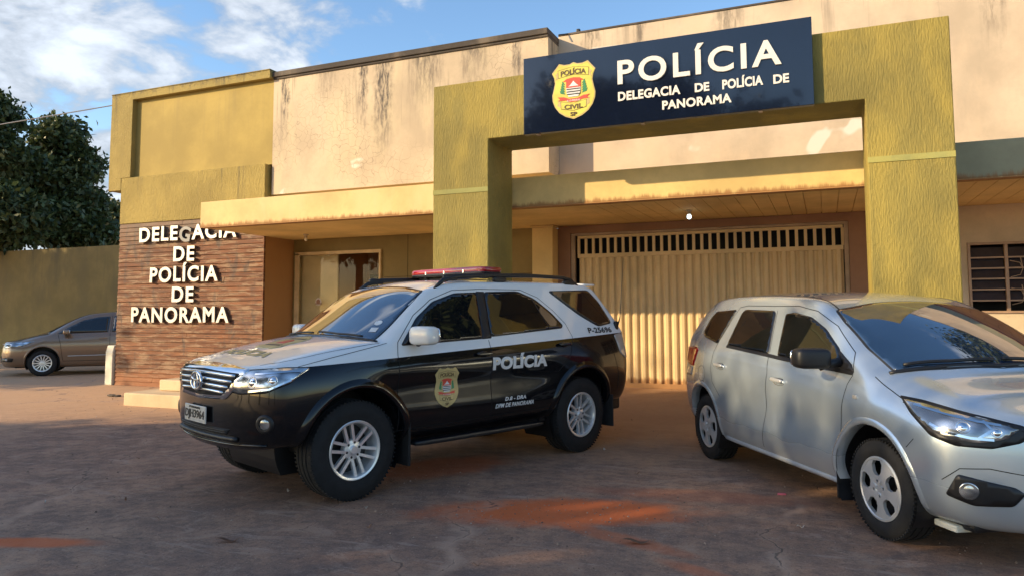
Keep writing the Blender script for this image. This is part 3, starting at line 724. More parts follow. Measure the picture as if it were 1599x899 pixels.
#PART3
# ------------------------------------------------------------ car kit
def bspl(P, nsub):
    """cubic B-spline along axis 0 with phantom ends, nsub samples per span"""
    Pp = np.concatenate([2*P[:1]-P[1:2], P, 2*P[-1:]-P[-2:-1]]); out = []
    n = len(P)
    for i in range(n-1):
        a, b, c, d = Pp[i], Pp[i+1], Pp[i+2], Pp[i+3]
        for k in range(nsub+(i == n-2)):
            t = k/nsub
            out.append(((1-t)**3*a+(3*t**3-6*t*t+4)*b+(-3*t**3+3*t*t+3*t+1)*c+t**3*d)/6)
    return np.array(out)
def knots(P):
    Pp = np.concatenate([2*P[:1]-P[1:2], P, 2*P[-1:]-P[-2:-1]])
    return (Pp[:-2]+4*Pp[1:-1]+Pp[2:])/6
def correct(P, k=.85, it=3):
    C = P.copy()
    for _ in range(it): C = C+k*(P-knots(C))
    return C
def loft(stations, nu=8, nv=6):
    A = np.array(stations, float)                # S, 11, 3 (y >= 0)
    mir = A[:, ::-1][:, 1:].copy(); mir[..., 1] *= -1
    F = np.concatenate([A, mir], 1)
    F = correct(F); F = bspl(F, nu)
    F = np.swapaxes(F, 0, 1); F = correct(F); F = bspl(F, nv)
    return np.swapaxes(F, 0, 1)                  # nS, nR, 3
def cap(A, D, rx, dz, sgn=1, ks=(.965, .88, .68, .38, 0), p=2.6, lean=0.):
    out = []
    for k in ks:
        off = (1-k**p)**(1/p)
        out.append([(q[0]+sgn*D*off*rx[i], q[1]*k, q[2]+dz[i]*off) for i, q in enumerate(A)])
    return out
def st(x, ys, zs, xo=None):
    xo = xo or [0]*11
    return [(x+xo[i], ys[i], zs[i]) for i in range(11)]
def roundpoly(pts, r, n=5):
    out = []; m = len(pts)
    for i in range(m):
        a, b, c = (Vector(pts[(i-1) % m]), Vector(pts[i]), Vector(pts[(i+1) % m]))
        rr = r[i] if hasattr(r, '__len__') else r
        d1, d2 = a-b, c-b; q = min(rr, d1.length*.45, d2.length*.45)
        if q < 1e-4: out.append(tuple(b)); continue
        p1 = b+d1.normalized()*q; p2 = b+d2.normalized()*q
        for k in range(n+1):
            t = k/n; out.append(tuple((1-t)**2*p1+2*t*(1-t)*b+t*t*p2))
    return out
class Car:
    def __init__(s, name, label, pose, front, mid, tail, arches, mat, arch_r, wheel_mat=None):
        s.root = thing(name, label, 'car', (pose[0], pose[1], 0), pose[2])
        G = loft(front[::-1]+mid+tail); nS, nR = G.shape[:2]
        V = G.reshape(-1, 3); F = [(i*nR+j, i*nR+j+1, (i+1)*nR+j+1, (i+1)*nR+j) for i in range(nS-1) for j in range(nR-1)]
        s.bvh = BVHTree.FromPolygons([tuple(v) for v in V], F)
        # cut the wheel arches and snap the cut edge to the arch circle
        V = V.copy(); keep = []
        dist = np.full(len(V), 9.); cen = [None]*len(V)
        for ax, az in arches:
            d = np.hypot(V[:, 0]-ax, V[:, 2]-az); low = V[:, 2] < az; d = np.where(low, np.abs(V[:, 0]-ax)*1.0+0*d, d)
            d = np.where(np.abs(V[:, 1]) > .45, d, 9.)
            m = d < dist; dist[m] = d[m]
            for i in np.where(m)[0]: cen[i] = (ax, az)
        inside = dist < arch_r
        for f in F:
            if all(inside[i] for i in f): continue
            keep.append(f)
        used = {i for f in keep for i in f}
        for i in used:
            if inside[i]:
                ax, az = cen[i]
                if V[i, 2] < az: V[i, 0] = ax+math.copysign(arch_r, V[i, 0]-ax)
                else:
                    d = np.array([V[i, 0]-ax, V[i, 2]-az]); d = d/np.linalg.norm(d)*arch_r; V[i, 0] = ax+d[0]; V[i, 2] = az+d[1]
        mb = MB(); mb.add([tuple(v) for v in V], keep)
        s.body = mb.build('body', mat, s.root, smooth=True)
    def hit(s, p, D):
        D = Vector(D).normalized(); h = s.bvh.ray_cast(Vector(p)-D*2.5, D)
        if h[0] is None:
            h = s.bvh.find_nearest(Vector(p))
        n = h[1]
        if n.dot(D) > 0: n = -n
        return h[0], n
    def basis(s, D):
        D = Vector(D).normalized()
        if abs(D.z) > .95: U = Vector((1, 0, 0)); U = (U-D*U.dot(D)).normalized()
        else: U = D.cross(Vector((0, 0, 1))).normalized()
        return U, D.cross(U).normalized() if abs(D.z) > .95 else U.cross(D).normalized(), D
    def patch(s, name, pts, D, mat, off=.003, res=.03, skirt=.008, parent=None, r=0, bulge=0, label=None, smooth=True):
        U, V_, D = s.basis(D)
        uv = [(Vector(p).dot(U), Vector(p).dot(V_)) for p in pts]
        if r: uv = roundpoly(uv, r)
        base = Vector(pts[0]).dot(D)
        b = []
        for (a, c) in zip(uv, uv[1:]+uv[:1]):
            n = max(1, int(math.dist(a, c)/res)); b += [(a[0]+(c[0]-a[0])*k/n, a[1]+(c[1]-a[1])*k/n) for k in range(n)]
        us = [q[0] for q in b]; vs = [q[1] for q in b]
        def inside(x, y):
            c = False
            for (x1, y1), (x2, y2) in zip(b, b[1:]+b[:1]):
                if (y1 > y) != (y2 > y) and x < (x2-x1)*(y-y1)/(y2-y1)+x1: c = not c
            return c
        def bd(x, y): return min(math.dist((x, y), q) for q in b)
        pin = []
        u = min(us)+res*.5
        while u < max(us):
            v = min(vs)+res*.5
            while v < max(vs):
                if inside(u, v) and bd(u, v) > res*.45: pin.append((u, v))
                v += res
            u += res
        r_ = delaunay_2d_cdt([Vector(q) for q in b+pin], [], [list(range(len(b)))], 1, 1e-6)
        P3 = []; NN = []
        for q in r_[0]:
            h, n = s.hit(U*q[0]+V_*q[1]+D*base, D); P3.append(h); NN.append(n)
        mb = MB(); fs = [tuple(f) for f in r_[2]]; n = len(P3)
        P3o = [p+m*(off+(bulge*min(1, bd(q[0], q[1])/.04) if bulge else 0)) for p, m, q in zip(P3, NN, r_[0])]
        mb.add(P3o+[p-m*skirt for p, m in zip(P3, NN)], fs)
        e = {}
        for f in fs:
            for a, c in zip(f, f[1:]+f[:1]): e[(a, c)] = 1
        mb.add(P3o+[p-m*skirt for p, m in zip(P3, NN)], [(a, c, c+n, a+n) for a, c in e if (c, a) not in e]) if skirt else None
        # drop duplicate verts by rebuilding
        o = mb.build(name, mat, parent or s.root, smooth=smooth, label=label)
        return o
    def ribbon(s, mb, pts, D, w=.005, off=.0012, step=.03, closed=False):
        """thin strip lying on the body along pts"""
        U, V_, D = s.basis(D); q = [Vector(p) for p in pts]
        if closed: q.append(q[0])
        d = []
        for a, c in zip(q, q[1:]):
            n = max(1, int((c-a).length/step)); d += [a+(c-a)*(k/n) for k in range(n)]
        d.append(q[-1]); H = [s.hit(p, D) for p in d]; vs = []
        for i, (h, n) in enumerate(H):
            t = (H[min(i+1, len(H)-1)][0]-H[max(i-1, 0)][0]); t = t.normalized() if t.length > 1e-6 else U
            b = t.cross(n).normalized(); vs += [h+n*off+b*w/2, h+n*off-b*w/2]
        mb.add(vs, [(2*i, 2*i+1, 2*i+3, 2*i+2) for i in range(len(H)-1)])
    def ontube(s, mb, pts, D, rad=.008, off=.0, step=.04, n=8):
        q = [Vector(p) for p in pts]; d = []
        for a, c in zip(q, q[1:]):
            k_ = max(1, int((c-a).length/step)); d += [a+(c-a)*(k/k_) for k in range(k_)]
        d.append(q[-1]); P_ = []
        for p in d:
            h, m = s.hit(p, D); P_.append(h+m*off)
        mb.tube(P_, rad, n)
    def text(s, name, string, x0, x1, z0, z1, side, mat, bold=.03, off=.0025, slope=0., shear=0., sp=1.05, parent=None):
        """lettering on a side: x0 is where it starts reading, x1 where it ends"""
        vs, fs = text2d(string, bold, sp, shear); vs = fit(vs, x0, x1, z0, z1); D = (0, -side, 0)
        def fm(x, z, d):
            h, n = s.hit((x, 0, z+slope*(x-x0)), D); return h+n*(off+d)
        vs, fs = refine2d(vs, fs, .02); mb = MB(); extrude2d(mb, vs, fs, fm, 0.0008); return mb.build(name, mat, parent or s.root)
    def flare(s, ax, az, r, side, mat, w=.06, h=.02, a0=-12, a1=192, name='wheel_arch_flare'):
        mb = MB(); vs = []; n = 48; prof = [(-.004, -.07), (-.002, .3*h), (.010, h), (.35*w+.006, h*.9), (.75*w, .45*h), (w, -.004)]
        for k in range(n+1):
            a = R(a0+(a1-a0)*k/n)
            for dr, dy in prof:
                rr = r+dr; hx, hz = ax+(r+w)*cos(a), az+(r+w)*sin(a); q, nn = s.hit((hx, 0, hz), (0, -side, 0))
                q2, _ = s.hit((ax+(rr if rr > r else r+.01)*cos(a), 0, az+(rr if rr > r else r+.01)*sin(a)), (0, -side, 0))
                yb = q2.y*side
                vs.append((ax+rr*cos(a), side*(yb+dy), az+rr*sin(a)))
        m = len(prof)
        mb.add(vs, [(k*m+i, k*m+i+1, (k+1)*m+i+1, (k+1)*m+i) for k in range(n) for i in range(m-1)])
        return mb.build(name, mat, s.root, smooth=True)
    def liner(s, ax, az, r, side):
        mb = MB(); n = 28; vs = []
        for k in range(n+1):
            a = R(-30+240*k/n); q, _ = s.hit((ax+(r+.03)*cos(a), 0, max(.45, az+(r+.03)*sin(a))), (0, -side, 0)); y1 = abs(q.y)-.012
            vs += [(ax+(r+.004)*cos(a), side*y1, az+(r+.004)*sin(a)), (ax+(r+.004)*cos(a), side*.42, az+(r+.004)*sin(a))]
        mb.add(vs, [(2*k, 2*k+1, 2*k+3, 2*k+2) for k in range(n)]); mb.add([vs[2*k+1] for k in range(n+1)], [tuple(range(n+1))])
        mb.build('wheel_liner', MT['blackplastic'], s.root, smooth=False)

def wheel_tyre(r, w, rim):
    h = w/2; mb = MB()
    prof = [(rim, -h*.8), (rim+.01, -h*.93), (rim+(r-rim)*.45, -h*1.02), (rim+(r-rim)*.75, -h), (r-.012, -h*.86), (r-.003, -h*.7)]
    for g in (-.45, 0, .45):
        prof += [(r, h*(g-.07)), (r-.009, h*(g-.05)), (r-.009, h*(g+.05)), (r, h*(g+.07))]
    prof += [(r-.003, h*.7), (r-.012, h*.86), (rim+(r-rim)*.75, h), (rim+(r-rim)*.62, h*1.015), (rim+(r-rim)*.6, h*1.03), (rim+(r-rim)*.35, h*1.02), (rim+.012, h*.95), (rim, h*.84)]
    mb.lathe(prof, 'y', 72)
    for k in range(72):      # shoulder tread blocks
        for sg_ in (-1, 1):
            a = 2*pi*k/72; c = Vector((cos(a)*(r-.0085), sg_*h*.80, sin(a)*(r-.0085)))
            mb.obox(c, (-sin(a), 0, cos(a)), (0, 1, 0), (cos(a), 0, sin(a)), .0062, h*.13, .0065)
    return mb
def barrel(mb, rim, h):
    mb.lathe([(rim+.006, h-.016), (rim+.008, h-.004), (rim+.002, h), (rim-.012, h-.004), (rim-.018, h-.016), (rim-.028, h-.08), (rim-.035, -h*.7)], 'y', 72)
def rim_suv(rim, h):
    mb = MB(); barrel(mb, rim, h)
    for k in range(6):
        a = R(60*k+14)
        for s_ in (-1, 1):
            d = Vector((cos(a), 0, sin(a))); t = Vector((-sin(a), 0, cos(a)))
            p0 = d*.050+t*(.026*s_); p1 = d*(rim-.014)+t*(.036*s_); ax = (p1-p0).normalized(); ay = Vector((0, 1, 0))
            m = (p0+p1)/2+Vector((0, h-.042, 0)); tilt = (ax+Vector((0, .10, 0))).normalized()
            mb.obox(m, tilt, ay, ax.cross(ay), (p1-p0).length/2, .014, .0115)
    mb.lathe([(0, h-.018), (.028, h-.018), (.033, h-.022), (.034, h-.034), (.074, h-.040), (.080, h-.052), (.080, h-.09), (0, h-.09)], 'y', 40)
    b = MB()
    for k in range(6): a = R(60*k+44); b.lathe([(0, h-.034), (.0095, h-.034), (.0105, h-.037), (.0105, h-.06)], 'y', 12, (.058*cos(a), 0, .058*sin(a)))
    b.lathe([(0, -.02), (rim-.03, -.02)], 'y', 32)
    return mb, b
def rim_cover(rim, h):
    mb = MB(); mb.lathe([(rim+.006, h-.016), (rim+.008, h-.004), (rim-.004, h), (rim-.014, h-.006)], 'y', 72)
    R0 = rim-.012; n = 80; outer = [(R0*cos(2*pi*k/n), R0*sin(2*pi*k/n)) for k in range(n)]; holes = []
    for k in range(5):
        a = R(72*k+18+72/2); c = (cos(a), sin(a)); t = (-sin(a), cos(a))
        hx = [(.088, .026), (.112, .052), (.160, .064), (.186, .042), (.186, -.042), (.160, -.064), (.112, -.052), (.088, -.026)]
        sc = rim/.205
        holes.append([(c[0]*p*sc+t[0]*q*sc*.82, c[1]*p*sc+t[1]*q*sc*.82) for p, q in hx])
    for k in range(4):
        a = R(90*k+30); holes.append([(.048*cos(a)+.010*cos(b_), .048*sin(a)+.010*sin(b_)) for b_ in [2*pi*j/10 for j in range(10)]])
    pts = list(outer); fcs = [list(range(n))]
    for h_ in holes: fcs.append(list(range(len(pts), len(pts)+len(h_)))); pts += h_
    inn = []
    def pip(q, pl):
        c = False
        for (x1, y1), (x2, y2) in zip(pl, pl[1:]+pl[:1]):
            if (y1 > q[1]) != (y2 > q[1]) and q[0] < (x2-x1)*(q[1]-y1)/(y2-y1)+x1: c = not c
        return c
    for rr in (.03, .07, .09, .12, .15, .17):
        for k in range(40):
            q = (rr*cos(2*pi*k/40), rr*sin(2*pi*k/40))
            if not any(pip(q, hh) for hh in holes): inn.append(q)
    r_ = delaunay_2d_cdt([Vector(q) for q in pts+inn], [], fcs, 1, 1e-6); V2 = [tuple(v) for v in r_[0]]
    fs = [tuple(f) for f in r_[2] if not any(pip((sum(V2[i][0] for i in f)/len(f), sum(V2[i][1] for i in f)/len(f)), hh) for hh in holes)]
    dome = lambda x, z: h+.004-.9*max(0, math.hypot(x, z)-.06)**2*.5-(.010 if math.hypot(x, z) < .03 else 0)
    extrude2d(mb, V2, fs, lambda x, z, d: (x, dome(x, z)-.022+d, z), .022)
    mb.lathe([(0, h-.002), (.022, h-.002), (.024, h-.008)], 'y', 24)
    b = MB(); b.lathe([(0, h-.075), (rim-.002, h-.075), (rim, h-.03)], 'y', 32)
    for k in range(5):
        a = R(72*k+54); b.lathe([(0, h-.05), (.026, h-.05), (.03, h-.07), (.03, 0)], 'y', 16, (.14*cos(a), 0, .14*sin(a)))
    return mb, b
def rim_multi(rim, h):
    mb = MB(); barrel(mb, rim, h)
    for k in range(14):
        a = 2*pi*k/14; d = Vector((cos(a), 0, sin(a))); p0, p1 = d*.05, d*(rim-.012); m = (p0+p1)/2+Vector((0, h-.03, 0)); ax = d
        mb.obox(m, (ax+Vector((0, .06, 0))).normalized(), (0, 1, 0), ax.cross(Vector((0, 1, 0))), (p1-p0).length/2, .012, .011)
    mb.lathe([(0, h-.008), (.04, h-.010), (.06, h-.03), (.06, h-.08), (0, h-.08)], 'y', 24)
    b = MB(); b.lathe([(0, -.0), (rim-.03, -.0)], 'y', 32); return mb, b
def add_wheels(car, xs_, yc, zc, r, w, rim, fn, rimmat, steer=0):
    T = wheel_tyre(r, w, rim); proto = None
    for x in xs_:
        for s_ in (1, -1):
            if proto is None:
                t = T.build('wheel', MT['rubber'], car.root, smooth='auto')
                A, B = fn(rim, w/2); a = A.build('rim', rimmat, t, smooth='auto', bevel=.003, seg=2); b = B.build('hub', MT['blackplastic'], t)
                proto = (t, a, b)
            else:
                t = proto[0].copy(); COL.objects.link(t); t.parent = car.root
                for q in proto[1:]: c = q.copy(); COL.objects.link(c); c.parent = t
            t.location = (x, s_*yc, zc); rzr = 0 if s_ > 0 else pi
            t.rotation_euler = (0, random.uniform(0, 6) if (x, s_) != (xs_[0], 1) else 0, rzr+(steer if x == max(xs_) else 0))
def simple_interior(car, x0, x1, y, z0, z1):
    mb = MB(); mb.box(x0, x1, -y, y, z0, z1); return mb.build('underbody', MT['blackplastic'], car.root, bevel=.03)
def mirror(car, base, c, rad, mat, lean=0.):
    mb = MB(); mb.superell(c, rad, .45, .5, 14, 28, Matrix.Rotation(lean, 3, 'Z')); o = mb.build('wing_mirror', mat, car.root, smooth=True)
    mb = MB(); s_ = 1 if c[1] > 0 else -1
    mb.superell((c[0]-rad[0]*.95, c[1], c[2]), (.008, rad[1]*.86, rad[2]*.84), .4, .4, 8, 20, Matrix.Rotation(lean, 3, 'Z')); mb.build('mirror_glass', MT['chrome'], o, smooth=True)
    mb = MB(); mb.tube([base, ((base[0]+c[0])/2, (base[1]+c[1])/2, (base[2]+c[2])/2-.03), (c[0], c[1]-s_*rad[1]*.5, c[2]-rad[2]*.7)], [.035, .03, .04], 10); mb.build('mirror_arm', MT['blackplastic'], o, smooth=True)
    return o

# ------------------------------------------------------------ police SUV
yl = [.74, .83, .904, .893, .915, .884, .845]
front0 = st(3.28, [.70, .80, .865, .885, .875, .845, .79, .68, .50, .27, 0], [.46, .49, .60, .76, .92, 1.0, 1.045, 1.085, 1.108, 1.12, 1.125])
zl = lambda *a: list(a)
mid = [front0,
 st(3.00, [.74, .83, .885, .905, .895, .865, .82, .725, .53, .28, 0], [.44, .47, .60, .79, .95, 1.04, 1.095, 1.145, 1.17, 1.185, 1.19]),
 st(2.72, [.74, .84, .89, .915, .905, .878, .835, .755, .55, .29, 0], [.41, .45, .60, .80, .97, 1.075, 1.14, 1.19, 1.22, 1.235, 1.24]),
 st(2.52, yl+[.785, .58, .30, 0], [.39, .44, .60, .81, .98, 1.09, 1.16, 1.212, 1.235, 1.25, 1.255], [0]*7+[0, .04, .09, .11]),
 st(2.44, yl+[.778, .575, .30, 0], [.39, .44, .60, .81, .98, 1.095, 1.167, 1.235, 1.262, 1.275, 1.28], [0]*7+[-.02, .07, .12, .14]),
 st(2.22, yl+[.745, .56, .29, 0], [.39, .44, .60, .82, .99, 1.105, 1.18, 1.405, 1.44, 1.452, 1.457], [0]*7+[-.03, .01, .06, .08]),
 st(2.00, yl+[.700, .55, .29, 0], [.39, .44, .60, .82, .99, 1.11, 1.19, 1.555, 1.607, 1.625, 1.63], [0]*7+[-.03, -.02, .01, .02]),
 st(1.86, yl+[.675, .545, .29, 0], [.39, .44, .60, .82, .99, 1.115, 1.195, 1.612, 1.675, 1.70, 1.708], [0]*7+[-.03, -.05, -.06, -.05]),
 st(1.60, yl+[.665, .57, .29, 0], [.39, .44, .60, .82, .99, 1.12, 1.205, 1.648, 1.718, 1.75, 1.757]),
 st(1.15, yl+[.66, .575, .29, 0], [.39, .45, .60, .83, 1.0, 1.135, 1.22, 1.668, 1.738, 1.772, 1.78]),
 st(.60, yl+[.655, .575, .29, 0], [.40, .46, .61, .84, 1.01, 1.15, 1.245, 1.68, 1.748, 1.782, 1.79]),
 st(.10, [.74, .82, .885, .915, .908, .88, .84, .65, .57, .29, 0], [.41, .47, .62, .85, 1.02, 1.165, 1.265, 1.69, 1.752, 1.782, 1.79]),
 st(-.32, [.73, .81, .875, .905, .895, .865, .825, .64, .56, .29, 0], [.42, .48, .63, .86, 1.03, 1.18, 1.285, 1.69, 1.748, 1.775, 1.782], [0]*7+[.04, .05, .05, .05]),
 st(-.62, [.72, .80, .86, .885, .875, .84, .795, .625, .545, .28, 0], [.45, .50, .64, .86, 1.04, 1.19, 1.30, 1.665, 1.725, 1.75, 1.755], [0]*7+[.15, .17, .17, .17])]
fr = cap(mid[0], .335, [.82, .92, .99, 1.0, .97, .92, .84, .72, .62, .52, .48], [-.02, 0, 0, 0, 0, 0, -.005, -.03, -.045, -.045, -.045], p=2.25)
tl = cap(mid[-1], .36, [.75, .9, 1, 1, .96, .90, .82, .55, .42, .38, .36], [0, 0, 0, 0, 0, 0, 0, -.02, -.03, -.03, -.03], -1, p=3.0)
PS = Car('police_suv', 'black and white police SUV with red roof light bar parked before the entrance steps', (-3.17, 7.711, 4.330), fr, mid, tl, [(2.75, .42), (0, .42)], MT['police'], .452)
c = PS
for s_ in (1, -1):
    for ax in (2.75, 0): c.flare(ax, .42, .452, s_, MT['police'], .075, .028, -6, 186); c.liner(ax, .42, .452, s_)
    D = (0, -s_, 0)
    wp = lambda l: [(x, .8*s_, z) for x, z in l]
    GB = MT['blackplastic']
    A = [(2.30, 1.187), (1.40, 1.222), (1.335, 1.635), (1.62, 1.615), (1.87, 1.535), (2.08, 1.41)]
    B = [(1.285, 1.232), (.30, 1.295), (.27, 1.325), (.39, 1.45), (.57, 1.575), (.76, 1.645), (1.215, 1.640)]
    Q = [(.29, 1.665), (-.37, 1.68), (-.50, 1.56), (-.60, 1.335), (-.32, 1.31), (-.08, 1.43), (.10, 1.54)]
    def grow(pl, g):
        cx = sum(q[0] for q in pl)/len(pl); cz = sum(q[1] for q in pl)/len(pl); out = []
        for x, z in pl:
            d = math.hypot(x-cx, z-cz); out.append((x+(x-cx)/d*g*1.3, z+(z-cz)/d*g))
        return out
    for nm, pl, rr in (('front_door_window', A, .035), ('rear_door_window', B, .05), ('rear_quarter_window', Q, .05)):
        fo = c.patch('window_frame', wp(grow(pl, .018)), D, GB, .003, r=rr, skirt=.008, res=.022)
        c.patch('window', wp(pl), D, MT['glass'], .008, r=rr, skirt=.003, res=.022)
    c.patch('window_pillar', wp([(1.405, 1.21), (1.285, 1.215), (1.222, 1.648), (1.33, 1.648)]), D, GB, .0035, r=.01)
    mb = MB(); c.ribbon(mb, wp([(.47, 1.285), (.60, 1.585)]), D, .012, .010); mb.build('window_divider', GB, c.root)
    mb = MB()
    c.ribbon(mb, wp([(2.37, .50), (2.385, .80), (2.375, 1.10), (2.34, 1.21), (2.12, 1.43), (1.90, 1.565), (1.62, 1.655), (1.27, 1.672), (.72, 1.675), (.50, 1.60), (.33, 1.47), (.20, 1.33), (.16, 1.20), (.24, 1.0), (.42, .86)]), D, .006)
    c.ribbon(mb, wp([(1.33, .49), (1.345, .80), (1.335, 1.10), (1.33, 1.20)]), D, .006)
    c.ribbon(mb, wp([(2.42, .495), (.50, .52)]), D, .007)
    c.ribbon(mb, wp([(3.22, 1.055), (2.95, 1.11), (2.60, 1.175), (2.44, 1.205)]), D, .006)
    mb.build('panel_gap', MT['seam'], c.root)
    for x, z in ((1.44, 1.075), (.32, 1.125)):
        mb = MB(); h, n = c.hit((x, 0, z), D); mb.superell(h+n*.022, (.095, .016, .017), .5, .4); mb.superell(h+n*.006, (.05, .012, .028), .8, .8); mb.build('door_handle', MT['police'], c.root, smooth=True)
    # side step, mud flaps, lettering
    mb = MB(); mb.superell((1.37, s_*.80, .36), (.80, .07, .022), .3, .3); mb.build('side_step', GB, c.root, smooth=True)
    for x, z0 in ((2.26, .20), (-.475, .22)):
        mb = MB(); mb.box(x-.012, x+.012, s_*.66 if s_ > 0 else -.90, .90 if s_ > 0 else -.66, z0, .56); mb.build('mud_flap', MT['rubber'], c.root, bevel=.006)
    a, b = (1.33, .59) if s_ > 0 else (.59, 1.33)
    c.text('door_lettering', 'POLÍCIA', a, b, .925, 1.07, s_, MT['whiteink'], .05, slope=.0)
    a, b = (1.10, .93) if s_ > 0 else (.93, 1.10)
    c.text('unit_lettering', 'D.8 - DRA', 1.17 if s_ > 0 else .89, .89 if s_ > 0 else 1.17, .635, .67, s_, MT['whiteink'], .03, shear=.2)
    c.text('unit_lettering', 'DPM DE PANORAMA', 1.29 if s_ > 0 else .78, .78 if s_ > 0 else 1.29, .575, .615, s_, MT['whiteink'], .03, shear=.2)
    c.text('number_lettering', 'P-25696', -.13 if s_ > 0 else -.56, -.56 if s_ > 0 else -.13, 1.228, 1.288, s_, MT['ink'], .035)
    def fm(u, v, d, s_=s_):
        h, n = c.hit((1.87-s_*u*.135, 0, .815+v*.128), (0, -s_, 0)); return h+n*(.0015+d)
    badge('door_emblem', c.root, fm, .35, pale=True, fine=.03/.135)
    # lamps
    hl = [(3.19, .885, 1.042), (3.36, .82, 1.045), (3.50, .70, 1.035), (3.585, .60, 1.025), (3.64, .52, .96), (3.665, .50, .885), (3.60, .60, .868), (3.46, .78, .885), (3.32, .87, .95)]
    DL = (-.74, -.67*s_, 0)
    c.patch('headlight_frame', [(x+.003, y*s_, z+(.01 if z > 1 else -.01)) for x, y, z in hl], DL, GB, .0015, r=.02)
    hd = c.patch('headlight', [(x, y*s_, z) for x, y, z in hl], DL, MT['lampref'], .006, r=.02, res=.02, bulge=.006)
    mb = MB()
    for pts in (((3.24, .86, 1.02), (3.38, .79, 1.015), (3.50, .68, 1.005)), ((3.30, .85, .965), (3.42, .78, .905), (3.54, .66, .885))): c.ribbon(mb, [(x, y*s_, z) for x, y, z in pts], DL, .014, .0135, .015)
    mb.build('lamp_trim', MT['chrome'], hd)
    for (x, y, z, rr) in ((3.50, .66, .95, .044), (3.38, .77, .965, .036)):
        h, n = c.hit((x, y*s_, z), DL); mb = MB(); m = n.to_track_quat('Y', 'Z').to_matrix(); q = MB(); q.lathe([(0, .018), (rr*.6, .014), (rr*.8, .005), (rr*.85, .012), (rr, .012), (rr*1.02, -.01)], 'y', 28)
        mb.add([h+m @ Vector(v) for v in q.v], q.f); mb.build('headlight_lens', MT['chrome'], hd, smooth=True)
    mb = MB(); h, n = c.hit((3.42, .735*s_, .655), DL); m = n.to_track_quat('Y', 'Z').to_matrix(); q = MB(); q.lathe([(0, .012), (.03, .01), (.042, .004)], 'y', 24); mb.add([h+m @ Vector(v) for v in q.v], q.f); fl = mb.build('fog_light', MT['lampref'], c.root, smooth=True)
    mb = MB(); q = MB(); q.lathe([(.042, .010), (.058, .014), (.068, .004), (.072, -.01)], 'y', 28); mb.add([h+m @ Vector(v) for v in q.v], q.f); mb.build('fog_light_ring', MT['blackplastic'], fl, smooth=True)
    # tail lamp
    tlp = [(-.60, .87, 1.20), (-.70, .80, 1.22), (-.86, .60, 1.20), (-.88, .60, .96), (-.72, .82, .94), (-.64, .87, 1.0)]
    c.patch('tail_light', [(x, y*s_, z) for x, y, z in tlp], (.6, -.8*s_, 0), MT['taillow'], .005, r=.02)
    # roof rail
    mb = MB(); mb.tube([(1.80, .625*s_, 1.665), (1.68, .61*s_, 1.745), (1.52, .60*s_, 1.785), (1.1, .60*s_, 1.81), (.5, .60*s_, 1.825), (0, .60*s_, 1.82), (-.12, .60*s_, 1.80), (-.24, .605*s_, 1.74)], [.012, .022, .026, .022, .020, .020, .022, .014], 10)
    for x in (.95, 1.58): mb.superell((x, .60*s_, 1.775), (.09, .022, .03), .6, .5)
    mb.superell((-.10, .60*s_, 1.765), (.10, .022, .03), .6, .5)
    mb.build('roof_rail', GB, c.root, smooth=True)
    mirror(c, (2.20, .83*s_, 1.225), (2.20, 1.00*s_, 1.265), (.075, .125, .078), MT['whiteplastic'], .15*s_)
    # rear bumper corner reflector and A-pillar trim
    mb = MB(); c.ribbon(mb, [(x, .8*s_, z) for x, z in ((-.52, 1.0), (-.60, .80), (-.62, .60))], D, .006); mb.build('panel_gap', MT['seam'], c.root)
# windscreen
DW = (-.62, 0, -.78)
ws = [(2.535, .70, 1.235), (2.62, .35, 1.262), (2.66, 0, 1.27), (2.62, -.35, 1.262), (2.535, -.70, 1.235), (2.33, -.685, 1.38), (2.06, -.635, 1.56), (1.92, -.60, 1.63), (1.86, -.30, 1.675), (1.85, 0, 1.685), (1.86, .30, 1.675), (1.92, .60, 1.63), (2.06, .635, 1.56), (2.33, .685, 1.38)]
c.patch('windscreen_seal', [(x+(.02 if z < 1.4 else -.02), y*1.025, z+(-.008 if z < 1.4 else .012)) for x, y, z in ws], DW, GB, .001, r=.04, skirt=.004)
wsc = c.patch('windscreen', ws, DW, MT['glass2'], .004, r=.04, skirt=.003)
mb = MB(); h, n = c.hit((2.42, .60, 1.30), DW); m = n.to_track_quat('Y', 'Z').to_matrix()
for dx, dz, rr in ((0, .10, .035),):
    q = MB(); q.lathe([(0, .006), (rr, .006)], 'y', 20, (dx, 0, dz)); mb.add([h+m @ Vector(v) for v in q.v], q.f)
mb.add([h+m @ Vector(v) for v in ((-.04, .006, -.03), (.03, .006, -.03), (.03, .006, .03), (-.04, .006, .03))], [(0, 1, 2, 3)])
mb.build('inspection_sticker', MT['whiteink'], wsc)
for y0, y1 in ((.60, .02), (-.05, -.58)):
    mb = MB(); c.ontube(mb, [(2.60-abs(y0)*.12, y0, 1.25), (2.63-abs((y0+y1)/2)*.12, (y0+y1)/2, 1.275), (2.60, y1, 1.29)], DW, .009, .020); mb.build('wiper', GB, c.root, smooth=True)
mb = MB(); c.ontube(mb, [(2.50, .76, 1.22), (2.58, .45, 1.245), (2.63, 0, 1.255), (2.58, -.45, 1.245), (2.50, -.76, 1.22)], (0, 0, -1), .013, .002); mb.build('cowl', GB, c.root, smooth=True)
# bonnet line
mb = MB(); T = (0, 0, -1)
for s_ in (1, -1): c.ribbon(mb, [(2.50, .80*s_, 1.2), (2.8, .77*s_, 1.18), (3.1, .72*s_, 1.13), (3.30, .66*s_, 1.09), (3.42, .60*s_, 1.05)], T, .006)
mb.build('bonnet_gap', MT['seam'], c.root)
